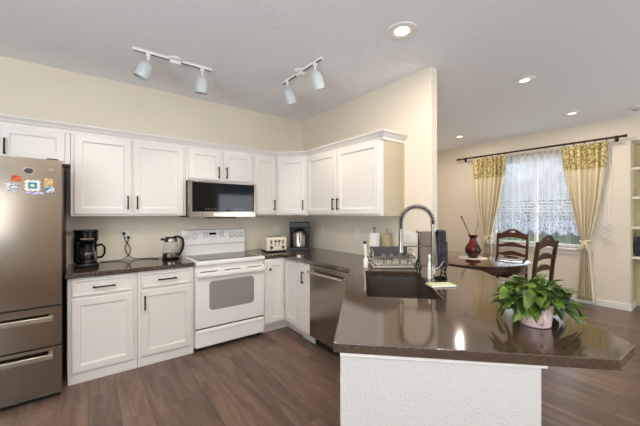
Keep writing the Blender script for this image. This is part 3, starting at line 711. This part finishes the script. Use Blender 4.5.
for k in range(4):
    x_ = -.105+k*.07
    g = thing('measuring_scoop', ['grey round scoop at the left end of the dish rack front', 'grey round scoop second from the left on the dish rack front', 'grey round scoop third from the left on the dish rack front', 'grey round scoop at the right end of the dish rack front'][k], 'scoop', (2.245+math.cos(-.646)*x_-math.sin(-.646)*(-.165)*1, 1.86+math.sin(-.646)*x_+math.cos(-.646)*(-.165), ZC+.10), -37, 'grey scoops along the dish rack front')
    plate([(p[0], p[1]+.012) for p in disc(.021, .021, 0, 0, 18)], -.006, .006).build('bowl', mat('scoop_grey', (112, 110, 110), .45), g, bevel=.003)
    B(-.004, .004, -.002, .003, -.06, -.006).build('stem', chrome_m, g)
# white dish brush bottle at the left end of the rack
t = thing('dish_brush', 'white upright dish brush at the left end of the dish rack', 'brush', (1.99, 1.94, ZC))
MB().lathe([(.020, 0), (.022, .01), (.022, .07), (.018, .08)], n=18).build('holder', whitep_m, t, smooth=True)
MB().tube([(0, 0, .075), (0, .004, .14), (-.004, .008, .20), (-.004, .008, .215)], [.011, .010, .014, .012], 10).build('handle', whitep_m, t, smooth=True)
MB().lathe([(.012, .212), (.016, .218), (.016, .228), (.008, .236)], (-.004, .008, 0), 14).build('cap', rubber_m, t, smooth=True)
# paper towel holder
t = thing('paper_towel_holder', 'white paper towel roll on a steel holder behind the dish rack', 'paper towels', (2.372, 2.186, ZC))
MB().lathe([(.07, 0), (.07, .008), (.02, .012)], n=28).build('base', chrome_m, t, smooth=True)
MB().lathe([(.02, .012), (.055, .012), (.055, .285), (.02, .285)], n=32).build('roll', mat('paper', (240, 236, 228), .9), t, smooth=True)
MB().lathe([(.006, .28), (.006, .305), (.011, .308), (.007, .32), (.020, .330), (.020, .338), (.008, .345)], n=18).build('finial', chrome_m, t, smooth=True)
# tan canister
t = thing('soap_bottle', 'tan square bottle with pump beside the paper towels', 'bottle', (2.452, 2.090, ZC), 10)
B(-.035, .035, -.035, .035, 0, .27).build('bottle_body', mat('tan_plastic', (188, 170, 130), .5), t, bevel=.008)
MB().lathe([(.012, .27), (.012, .285), (.006, .287), (.006, .31), (.010, .312), (.010, .325), (.004, .33)], n=14).build('pump', mat('pump_green_grey', (150, 150, 120), .5), t, smooth=True)
# towel stand
t = thing('towel_stand', 'black wrought iron towel stand with scroll feet behind the faucet', 'towel stand', (2.289, 1.477, ZC), -37.2)
for q in (-1, 1):
    m = MB(); x_ = q*.105
    m.tube([(x_, 0, .03), (x_, 0, .33)], .005, 8)
    for s_ in (-1, 1):
        m.tube([(x_, 0, .10), (x_+.002, s_*.035, .075), (x_, s_*.055, .03), (x_, s_*.04, .006), (x_, s_*.02, .012), (x_, s_*.024, .03)], .0045, 8)
        m.tube([(x_, 0, .105), (x_+s_*.018, 0, .075), (x_+s_*.026, 0, .035), (x_+s_*.014, 0, .006), (x_+s_*.004, 0, .018)], .005, 8)
    m.tube([(x_, 0, .33), (x_+q*.012, 0, .345), (x_+q*.02, 0, .33), (x_+q*.012, 0, .322)], .0045, 8)
    m.build('leg', black_m, t, smooth=True)
MB().tube([(-.105, 0, .325), (.105, 0, .325)], .006, 8).build('bar', black_m, t, smooth=True)
MB().tube([(-.105, 0, .12), (.105, 0, .12)], .004, 8).build('cross_bar', black_m, t, smooth=True)
def towel(name, label, mtl, x0, x1, zb, zbb, off, seed):
    g = thing(name, label, 'towel', (2.289, 1.477, ZC), -37.2)
    prof = []
    H_ = .325+.008+off
    for k in range(15): prof.append((-.012-off-.016*(1-k/14), zb+(H_-.012-zb)*k/14))
    for k in range(1, 8): a_ = PI-PI*k/8; prof.append(((.012+off)*math.cos(a_), H_-.012+(.014)*math.sin(a_)))
    for k in range(15): prof.append((.012+off+.010*k/14, H_-.012-(H_-.012-zbb)*k/14))
    m = MB(); n = 22; P_ = prof
    def fn(u, v):
        j = v*(len(P_)-1); i = min(int(j), len(P_)-2); f = j-i
        y = P_[i][0]*(1-f)+P_[i+1][0]*f; z = P_[i][1]*(1-f)+P_[i+1][1]*f
        dn = max(0, min(1, (H_-z)/.2)); y += (.007*math.sin(u*11+seed)+.004*math.sin(u*23+seed*2))*dn*(1 if y > 0 else 1)
        x = x0+(x1-x0)*u; x += (1-u-.5)*.02*(1-dn); return (x, y, z)
    m.grid(fn, n, len(P_)-1); m.build('cloth', mtl, g, smooth=True, solid=.005); return g
g = towel('tea_towel', 'grey brown towel hanging on the black stand, left half', grey_m, -.098, .046, .045, .10, .0, 1.0)
g2 = towel('tea_towel', 'dark patterned towel hanging on the black stand, right edge', darkf_m, .042, .125, .05, .08, .012, 3.0)
# small things by the faucet
t = thing('slim_bottle', 'slim white bottle standing in front of the faucet', 'bottle', (2.02, 1.315, ZC))
MB().lathe([(.012, 0), (.013, .006), (.012, .09), (.010, .12), (.006, .13), (.006, .155), (.009, .158), (.008, .180), (.003, .183)], n=18).build('bottle_body', whitep_m, t, smooth=True)
t = thing('soap_dish', 'small black oval dish at the foot of the faucet', 'dish', (2.085, 1.262, ZC), -37)
m = MB(); m.lathe([(.035, 0), (.045, .012), (.042, .012), (.03, .004)], n=24); m.build('dish', blackp_m, t, smooth=True)
t = thing('sponge_packet', 'white and green striped flat packet lying by the sink', 'packet', (1.89, 1.145, ZC), -30)
B(-.085, .085, -.05, .05, 0, .012).build('wrapper', mat('packet_white', (232, 230, 218), .6), t, bevel=.004)
m = MB()
for y_ in (-.028, .018): m.box(-.086, .086, y_-.010, y_+.010, .0, .0126)
m.build('stripe', mat('packet_green', (150, 176, 70), .6), t)

# ------------------------------------------------------------------ potted plant
PX, PY = 1.565, .495
t = thing('potted_plant', 'leafy green plant in a pale pink cup shaped pot on the peninsula', 'plant', (PX, PY, ZC))
pot = MB().lathe([(.050, 0), (.056, .004), (.062, .05), (.067, .098), (.069, .101), (.064, .101), (.058, .05), (.05, .012), (.001, .010)], n=36).build('pot', mat('pink_ceramic', (222, 196, 192), .25), t, smooth=True)
cdir = Vector((.604-.1, -.797*-1, 0)); toc = Vector((-PX, -PY, 0)).normalized(); rgt = Vector((.797, -.604, 0))
e1 = (toc*1+rgt*.35).normalized()
MB().tube([tuple(e1*.060+Vector((0, 0, .070))), tuple(e1*.084+Vector((0, 0, .072))), tuple(e1*.094+Vector((0, 0, .048))), tuple(e1*.080+Vector((0, 0, .022))), tuple(e1*.054+Vector((0, 0, .022)))], .005, 8).build('cup_handle', mat('pink_ceramic', (222, 196, 192)), pot, smooth=True)
MB().lathe([(.001, .084), (.061, .084), (.061, .088), (.001, .092)], n=24).build('soil', mat('soil', (50, 38, 30), .95), t)
leaf_m = add_mottle(mat('leaf_green', (52, 80, 24), .4), (26, 48, 12), (98, 122, 40), 18)
rl = random.Random(12); lm = MB(); sm = MB()
N = 230
for i in range(N):
    az = rl.uniform(0, 2*PI); f = rl.random()
    lay = rl.random()
    rgrow = .03+.080*f; 
    # reach is wider along the camera's right-left direction, as in the photograph
    dirv = Vector((math.cos(az), math.sin(az), 0)); side = abs(dirv.dot(rgt)); rgrow *= .80+.42*side
    top = .095+.075*(1-f)*rl.uniform(.6, 1.15)-(.045*f if lay < .55 else .0)+rl.uniform(-.01, .02)+(.035*f if lay > .85 else 0)
    if dirv.dot(toc) > .3 and f > .3: top += .028
    p0 = dirv*rl.uniform(.01, .05)+Vector((0, 0, .085)); tip = dirv*rgrow+Vector((0, 0, top))
    mid = (p0+tip)/2+Vector((0, 0, .03+.02*f)); sm.tube([p0, mid, tip], .0017, 4)
    Ln = rl.uniform(.048, .084); wd = Ln*rl.uniform(.25, .34); pitch = rl.uniform(-.8, .95)-.25*f
    fw = (dirv*math.cos(pitch)+Vector((0, 0, math.sin(pitch)))); fw = (fw+Vector((rl.uniform(-.4, .4), rl.uniform(-.4, .4), rl.uniform(-.1, .2)))).normalized()
    up = Vector((rl.uniform(-.6, .6), rl.uniform(-.6, .6), 1)); up = (up-fw*up.dot(fw)).normalized(); sd = fw.cross(up)
    K = 7; rows = []
    for k in range(K+1):
        u = k/K; w_ = wd*math.sin(PI*min(1, u**.75))**.8 if 0 < u < 1 else .0006
        c = tip+fw*Ln*u-Vector((0, 0, 1))*(.30*Ln*u*u)
        rows.append([lm.bm.verts.new(c-sd*w_+up*w_*.32), lm.bm.verts.new(c), lm.bm.verts.new(c+sd*w_+up*w_*.32)])
        lowest = min(v.co.z for v in rows[-1])
        if lowest < .006:
            for v in rows[-1]: v.co.z += .006-lowest
    for a_, b_ in zip(rows, rows[1:]):
        for j in range(2): lm.bm.faces.new((a_[j], a_[j+1], b_[j+1], b_[j]))
lm.build('foliage', leaf_m, t, smooth=True, solid=.0008)
sm.build('stems', mat('stem_green', (110, 140, 60), .5), t, smooth=True)

# ------------------------------------------------------------------ ceiling lights
def can(x, y, label, r=.075, e=14):
    t = thing('recessed_light', label, 'ceiling light', (x, y, CH), 0, 'recessed ceiling lights')
    MB().lathe([(r+.022, 0), (r+.022, -.006), (r, -.012), (r-.02, -.010), (r-.032, -.003), (r-.032, 0)], n=36, wrap=True).build('trim_ring', whitep_m, t, smooth=True)
    MB().lathe([(.001, -.002), (r-.031, -.002), (r-.031, -.004), (r*.3, -.006), (.001, -.007)], n=30).build('lens', mat('lamp_lens', (255, 240, 215), .4, emit=(255, 232, 196), strength=3.5), t, smooth=True)
    l = lamp('bulb', 'AREA', (0, 0, -.03), e, (1, .89, .76), (0, 0, 0), shape='DISK', size=.6*r); l.parent = t
    return t
can(1.876, 1.453, 'round recessed light nearest the partition wall', .088, 9)
can(3.58, 1.226, 'round recessed light over the passage, right of the partition wall', e=11)
can(5.29, 1.244, 'round recessed light near the dining curtain rod', e=9)
can(5.29, 2.833, 'round recessed light in the far dining corner', e=10)
can(.2, 1.2, 'added unseen recessed light above the camera', .088, 22)  # extra out-of-view light, added to brighten the kitchen
can(.2, -1.4, 'added unseen recessed light behind the camera', .088, 24)  # likewise added out of view for more room light
t = thing('ceiling_vent', 'small round white vent in the ceiling above the shelves', 'vent', (5.66, .64, CH))
MB().lathe([(.09, 0), (.09, -.012), (.07, -.03), (.03, -.034), (.001, -.034)], n=28).build('cover', whitep_m, t, smooth=True)
MB().lathe([(.06, -.033), (.06, -.036), (.045, -.037), (.045, -.034)], n=24, wrap=True).build('grille', mat('vent_grey', (150, 148, 146)), t)
shade_m = mat('lamp_housing', (198, 202, 202), .4)
def track(x0, y0, x1, y1, heads, label):
    cx, cy = (x0+x1)/2, (y0+y1)/2; L = math.hypot(x1-x0, y1-y0); rz = math.degrees(math.atan2(y1-y0, x1-x0))
    t = thing('track_light', label, 'track light', (cx, cy, CH), rz, 'white track lights')
    B(-L/2, L/2, -.017, .017, -.020, 0).build('track', whitep_m, t, bevel=.002)
    B(-L/2+.01, L/2-.01, -.006, .006, -.0215, -.0195).build('contact_channel', rubber_m, t)
    MB().lathe([(.062, 0), (.062, -.012), (.05, -.02), (.001, -.021)], n=28).build('canopy', whitep_m, t, smooth=True)
    B(-.045, .045, -.022, .022, -.045, -.018).build('feed_box', whitep_m, t, bevel=.004)
    for (u, tx, ty) in heads:
        h = MB().lathe([(.020, 0), (.020, -.028), (.009, -.034), (.009, -.095), (.001, -.096)], (u, 0, -.018), 14).build('stem', whitep_m, t, smooth=True)
        M = Matrix.Translation((u, 0, -.105)) @ Matrix.Rotation(tx, 4, 'X') @ Matrix.Rotation(ty, 4, 'Y')
        MB().lathe([(.001, .022), (.022, .020), (.042, .004), (.056, -.03), (.060, -.07), (.056, -.14), (.052, -.14), (.055, -.07), (.05, -.03), (.03, -.01), (.001, -.005)], n=28, M=M).build('shade', shade_m, h, smooth=True)
        sl = lamp('track_bulb', 'SPOT', (0, 0, 0), 9, (1, .86, .70), spot_size=1.6, spot_blend=.8, shadow_soft_size=.04); sl.parent = h; sl.matrix_local = M @ Matrix.Translation((0, 0, -.15))
        MB().lathe([(.001, -.10), (.048, -.10), (.048, -.125), (.001, -.128)], n=24, M=M).build('bulb_face', mat('bulb_glass', (190, 186, 176), .3), h, smooth=True)
    return t
track(.29, 2.945, .94, 2.945, [(-.21, .12, .42), (.235, .15, .02)], 'white two head track light over the back counter')
track(1.63, 2.80, 1.63, 2.12, [(-.24, .42, .10), (.24, .40, .12)], 'white two head track light toward the corner, beside the partition wall')

# ------------------------------------------------------------------ dining: table
TX, TY = 4.42, 2.24
t = thing('dining_table', 'round dark wood dining table with glossy top', 'table', (TX, TY, 0))
gloss = mat('polished_mahogany', (70, 36, 28), .10, coat=.6)
MB().lathe([(.001, .722), (.74, .722), (.755, .728), (.762, .738), (.757, .748), (.745, .752), (.001, .752)], n=64).build('tabletop', gloss, t, smooth=True)
MB().lathe([(.66, .63), (.69, .63), (.70, .65), (.695, .722), (.66, .722)], n=48, wrap=True).build('apron', wood_m, t, smooth=True)
MB().lathe([(.10, .05), (.13, .10), (.09, .20), (.06, .30), (.085, .42), (.11, .50), (.07, .58), (.12, .64), (.16, .70), (.16, .722)], n=28).build('pedestal', wood_m, t, smooth=True)
for k in range(4):
    a_ = PI/4+k*PI/2; c_, s_ = math.cos(a_), math.sin(a_)
    MB().tube([(c_*.06, s_*.06, .16), (c_*.22, s_*.22, .14), (c_*.38, s_*.38, .06), (c_*.46, s_*.46, .025)], [.045, .04, .03, .025], 8).build('leg', wood_m, t, smooth=True)
# chairs (ladder back, arched crest with a cut out); local: faces -y... back at +y
def chair(name_label, x, y, rz, m_):
    t = thing('dining_chair', name_label, 'chair', (x, y, 0), rz, 'ladder back dining chairs')
    B(-.225, .225, -.22, .20, .43, .465).build('seat', m_, t, bevel=.012, seg=3)
    for sx in (-1, 1):
        MB().tube([(sx*.20, -.19, 0), (sx*.20, -.19, .20), (sx*.20, -.19, .43)], [.016, .019, .021], 10).build('leg', m_, t, smooth=True)
        mm = MB(); pts = [(sx*.205, .22, 0), (sx*.205, .205, .25), (sx*.205, .20, .45), (sx*.21, .225, .75), (sx*.215, .265, 1.02)]
        for (xa, ya, za), (xb, yb, zb) in zip(pts, pts[1:]):
            va = [mm.bm.verts.new((xx, yy, zz_)) for (xx, yy, zz_) in ((xa-.017, ya-.018, za), (xa+.017, ya-.018, za), (xa+.017, ya+.018, za), (xa-.017, ya+.018, za))]
            vb = [mm.bm.verts.new((xx, yy, zz_)) for (xx, yy, zz_) in ((xb-.017, yb-.018, zb), (xb+.017, yb-.018, zb), (xb+.017, yb+.018, zb), (xb-.017, yb+.018, zb))]
            for i in range(4): mm.bm.faces.new((va[i], va[(i+1) % 4], vb[(i+1) % 4], vb[i]))
            mm.bm.faces.new(va[::-1]); mm.bm.faces.new(vb)
        bmesh.ops.remove_doubles(mm.bm, verts=mm.bm.verts, dist=.0001)
        mm.build('back_post', m_, t)
    yb = lambda z: .20+.065*((z-.45)/.57)**1.5
    def rail(z, h, arch, nm, hole=False):
        n = 18; up = [(-.2+.4*k/n, z+h+arch*math.sin(PI*k/n)**1.6) for k in range(n+1)]
        lo = [(-.2+.4*k/n, z+arch*.45*math.sin(PI*k/n)) for k in range(n+1)]
        outline = up+lo[::-1]; holes = []
        if hole:
            zc = z+h*.62+arch*.72; holes = [[(.05*math.cos(2*PI*k/14), zc+.014*math.sin(2*PI*k/14)+(.01 if math.cos(4*PI*k/14) < 0 else 0)) for k in range(14)]]
        mm = MB(); mm.prism(outline, -.010, .010, holes)
        ang = math.atan2(yb(z+h)-yb(z), h)
        bmesh.ops.transform(mm.bm, matrix=Matrix.Translation((0, yb(z+h/2), z+h/2)) @ Matrix.Rotation(PI/2-ang, 4, 'X') @ Matrix.Translation((0, -z-h/2, 0)), verts=mm.bm.verts)
        return mm.build(nm, m_, t)
    rail(.925, .085, .085, 'crest_rail', True); rail(.795, .045, .045, 'back_slat'); rail(.66, .045, .045, 'back_slat')
    for sx in (-1, 1): MB().tube([(sx*.20, -.19, .2), (sx*.205, .205, .2)], .010, 8).build('stretcher', m_, t, smooth=True)
    MB().tube([(-.20, -.19, .30), (.20, -.19, .30)], .010, 8).build('stretcher', m_, t, smooth=True)
    MB().box(-.20, .20, -.205, -.18, .39, .43).build('seat_rail', m_, t)
    t.scale = (1, 1, 1.04)
    return t
redw = mat('red_brown_wood', (78, 42, 32), .3)
chair('red brown ladder back chair behind the table, below the window', 5.31, 2.06, -84, redw)
chair('dark ladder back chair at the right of the table, seen from the side', 4.43, 1.525, 172, wood_m)
chair('light brown ladder back chair mostly hidden behind the towels', 3.60, 2.24, 100, woodl_m)
# vase, doily
t = thing('doily', 'white round doily under the red vase', 'doily', (4.42, 2.17, .752))
m = MB(); N_ = 64
m.lathe([(.001, .0), (.19, .0), (.19, .003), (.001, .0035)], n=48); m.build('cloth', mat('doily_white', (235, 230, 215), .9), t)
t = thing('vase', 'dark red glossy vase with two dry stems on the dining table', 'vase', (4.42, 2.17, .756))
vm = add_mottle(mat('red_glaze', (80, 20, 14), .14, coat=.3), (26, 10, 10), (128, 30, 18), 9, lo=.4, hi=.6)
MB().lathe([(.052, 0), (.060, .006), (.095, .06), (.112, .11), (.100, .16), (.062, .215), (.044, .26), (.046, .295), (.078, .325), (.072, .325), (.040, .29), (.036, .26), (.05, .2), (.02, .1), (.001, .02)], n=36).build('vase_body', vm, t, smooth=True)
MB().tube([(.02, .0, .05), (-.03, .02, .30), (-.13, .09, .56), (-.145, .10, .60)], [.004, .005, .007, .012], 6).build('dry_stem', mat('dry_brown', (90, 60, 48), .8), t, smooth=True)
MB().tube([(-.02, .0, .05), (.02, -.01, .30), (.065, -.05, .55)], [.004, .005, .004], 6).build('dry_stem', mat('dry_tan', (170, 140, 100), .8), t, smooth=True)

# ------------------------------------------------------------------ curtains
RX = 6.03; RZ = 2.49
t = thing('curtain_rod', 'dark bronze curtain rod over the dining window', 'curtain rod', (RX, 2.048, RZ))
rodm = mat('dark_bronze', (58, 34, 28), .35, .4)
MB().tube([(0, -1.20, 0), (0, 1.20, 0)], .015, 12).build('pole', rodm, t, smooth=True)
for q in (-1, 1):
    MB().tube([(0, q*1.195, 0), (0, q*1.205, 0), (0, q*1.215, 0), (0, q*1.235, 0), (0, q*1.245, 0)], [.015, .021, .015, .028, .010], 12).build('finial', rodm, t, smooth=True)
    m = MB(); m.box(0, XF-RX, q*1.12-.01, q*1.12+.01, -.012, .004); m.box(XF-RX-.008, XF-RX, q*1.12-.02, q*1.12+.02, -.05, .04); m.build('bracket', rodm, t)
t = thing('net_rod', 'thin pale rod carrying the lace behind the bronze rod', 'curtain rod', (6.10, 2.02, 2.42))
MB().tube([(0, -1.14, 0), (0, 1.1, 0)], .010, 10).build('pole', mat('pale_grey_rod', (196, 192, 186), .4), t, smooth=True)
MB().tube([(0, -1.15, 0), (0, -1.14, 0), (0, -1.10, 0)], [.02, .022, .012], 10).build('finial', mat('pale_grey_rod', (196, 192, 186)), t, smooth=True)
for q in (-1, 1): B(0, .048, q*1.0-.008, q*1.0+.008, -.01, .01).build('bracket', mat('pale_grey_rod', (196, 192, 186)), t)
def rings(y0, y1, n, x, z, r, m_, label_fn, group):
    first = None
    for k in range(n):
        y = y0+(y1-y0)*k/(n-1)
        o = first.copy() if first else MB().tube([(r*math.cos(2*PI*j/16), 0, r*math.sin(2*PI*j/16)) for j in range(16)], .0035, 6, closed=True).build('curtain_ring', m_, smooth=True)
        if first: COL.objects.link(o)
        else: first = o
        o.location = (x, y, z); tag(o, label_fn, 'curtain ring', group)
rings(2.38, 2.93, 6, RX, RZ-.008, .026, rodm, 'dark ring holding the left curtain on the rod', 'rings of the left curtain')
rings(1.02, 1.52, 5, RX, RZ-.008, .026, rodm, 'dark ring holding the right curtain on the rod', 'rings of the right curtain')
rings(1.62, 2.30, 9, 6.10, 2.414, .018, rodm, 'small dark ring holding the lace on the pale rod', 'rings of the lace curtain')
def interp(tab, z):
    tab = sorted(tab)
    if z <= tab[0][0]: return tab[0][1:]
    for a_, b_ in zip(tab, tab[1:]):
        if z <= b_[0]:
            f = (z-a_[0])/(b_[0]-a_[0]); f = f*f*(3-2*f) if False else f
            return tuple(p*(1-f)+q*f for p, q in zip(a_[1:], b_[1:]))
    return tab[-1][1:]
def curtain(label, tab, folds, ph, tie_z, lace_side):
    """tab rows: z, y_left, y_right (world), amplitude of folds"""
    t = thing('curtain', label, 'curtain', (RX+.0, (tab[-1][1]+tab[-1][2])/2, 0))
    oy = t.location.y
    def surf(z0, z1, mtl, nm, dx=0):
        m = MB()
        def fn(u, v):
            z = z0+(z1-z0)*v; yl, yr, am = interp(tab, z)
            uu = u+.025*math.sin(7*u+z*2); return (am*math.sin(2*PI*folds*u+ph)+am*.35*math.sin(2*PI*folds*2.3*u+1+z)+dx, yl+(yr-yl)*uu-oy, z)
        m.grid(fn, 110, 46); return m.build(nm, mtl, t, smooth=True, solid=.003)
    surf(tab[0][0], 2.10, cream_m, 'drape'); surf(2.07, 2.445, gold_m, 'lace_header', -.0045)
    yl, yr, am = interp(tab, tie_z); c = (yl+yr)/2-oy; hw_ = abs(yl-yr)/2
    MB().tube([( (am+.028)*math.cos(a_), c+(hw_+.012)*math.sin(a_), tie_z+.01*math.sin(2*a_)) for a_ in [2*PI*k/24 for k in range(24)]], .013, 8, closed=True).build('tie_back', cream_m, t, smooth=True)
    for q in (-1, 1): 
        m = MB(); x0 = -(am+.04); m.grid(lambda u, v: (x0-.008*math.sin(v*4), c+q*(.01+.05*v)+(u-.5)*(.03+.05*v), tie_z-.01-.13*v+.01*math.sin(u*6)), 6, 8); m.build('tie_tail', cream_m, t, solid=.004, smooth=True)
    if lace_side:
        m = MB(); rl2 = random.Random(3)
        for k in range(22):
            z = .07+k*.035; yl, yr, am = interp(tab, z); m.tube([(-.05, yr-oy+.01-.016, z), (-.052, yr-oy+.01+.006, z+.01), (-.05, yr-oy+.01-.016, z+.022)], .006, 5)
        m.build('lace_trim', mat('lace_white', (240, 236, 226), .9), t, smooth=True)
    return t
LT = [(.05, 2.80, 2.54, .028), (.60, 2.78, 2.60, .022), (.95, 2.76, 2.63, .016), (1.1, 2.82, 2.59, .02), (1.6, 2.91, 2.46, .026), (2.10, 2.94, 2.37, .028), (2.445, 2.96, 2.34, .028)]
curtain('cream curtain with gold patterned header tied back at the left of the window', LT, 7, .4, .95, False)
RT = [(.08, 1.37, 1.15, .028), (.60, 1.33, 1.19, .022), (.97, 1.305, 1.21, .016), (1.1, 1.35, 1.18, .02), (1.6, 1.45, 1.08, .026), (2.10, 1.52, 1.01, .028), (2.445, 1.55, .99, .028)]
curtain('cream curtain with gold patterned header tied back at the right of the window', RT, 7, 1.7, .97, True)
# lace net
t = thing('lace_curtain', 'sheer white lace curtain with scalloped hem across the window', 'lace curtain', (6.10, 2.0, 0))
m = MB()
def fn(u, v):
    sc = abs(math.sin(PI*u*8)); zb = 1.11-.07*sc; z = zb+(2.40-zb)*v
    return (.030*math.sin(2*PI*13*u)+.010*math.sin(2*PI*31*u+z), -.72+1.44*u, z)
m.grid(fn, 260, 40); m.build('net', sheer_m, t, smooth=True)
# crochet pull hanging right of the window
t = thing('crochet_hanging', 'white crochet bundle hanging on cords right of the curtain', 'hanging', (6.10, 1.03, 1.0))
wl = mat('crochet_white', (238, 234, 228), .9)
m = MB(); m.tube([(0, .05, 1.41), (.01, .035, .9), (.01, .01, .30)], .0035, 5); m.tube([(0, -.02, 1.41), (.01, -.05, .9), (.01, -.015, .30)], .0035, 5); m.build('cord', wl, t, smooth=True)
m = MB(); rq = random.Random(5)
for k in range(26):
    cz = rq.uniform(.0, .28); cy = rq.uniform(-.035, .035)*(1.4-cz*1.6); r_ = rq.uniform(.018, .035); ph = rq.uniform(0, PI)
    m.tube([(.0+.012*math.sin(a_*2+ph), cy+r_*math.cos(a_), cz+r_*1.3*math.sin(a_)) for a_ in [2*PI*j/12 for j in range(12)]], .0035, 5, closed=True)
m.build('crochet_loops', wl, t, smooth=True)

# ------------------------------------------------------------------ shelves with books
t = thing('bookshelf', 'built in cream shelves filling the wall recess at the right', 'shelves', (XF+.06, .215, 0))
shm = mat('shelf_paint', (232, 224, 206), .45)
for z_ in (.74, 1.17, 1.60, 2.02): B(0, .395, -.574, .574, z_, z_+.035).build('shelf', shm, t, bevel=.003)
B(.385, .398, -.574, .574, .0, 2.42).build('back_panel', mat('shelf_back_olive', (206, 196, 158), .6), t)
for q in (-1, 1): B(.02, .385, q*.5735-.0085, q*.5735+.0005, .0, 2.42).build('side_panel', mat('shelf_back_olive', (206, 192, 140)), t)
bc = [((46, 44, 60), 'navy'), ((40, 38, 36), 'black'), ((200, 176, 60), 'yellow'), ((70, 74, 50), 'olive'), ((190, 190, 180), 'pale grey'), ((120, 40, 36), 'dark red'), ((60, 80, 110), 'blue'), ((44, 42, 40), 'charcoal')]
y = .755
for k, (c_, nm) in enumerate(bc):
    w_ = .022+.012*((k*7) % 3)/2; h_ = .27+.05*((k*5) % 4)/3
    g = thing('book', '%s spined book standing on the lowest shelf of the recess' % nm, 'book', (XF+.14, y-w_/2, (.776)), 0, 'books on the recess shelf')
    y -= w_+.0015
    pg = mat('book_pages', (226, 218, 196), .8); cv = mat('book_cover_'+nm, c_, .5)
    B(.004, .15, -w_/2+.003, w_/2-.003, .004, h_-.004).build('pages', pg, g)
    m = MB(); m.box(0, .155, -w_/2, -w_/2+.003, 0, h_); m.box(0, .155, w_/2-.003, w_/2, 0, h_); m.box(0, .003, -w_/2+.003, w_/2-.003, 0, h_); m.build('cover', cv, g)
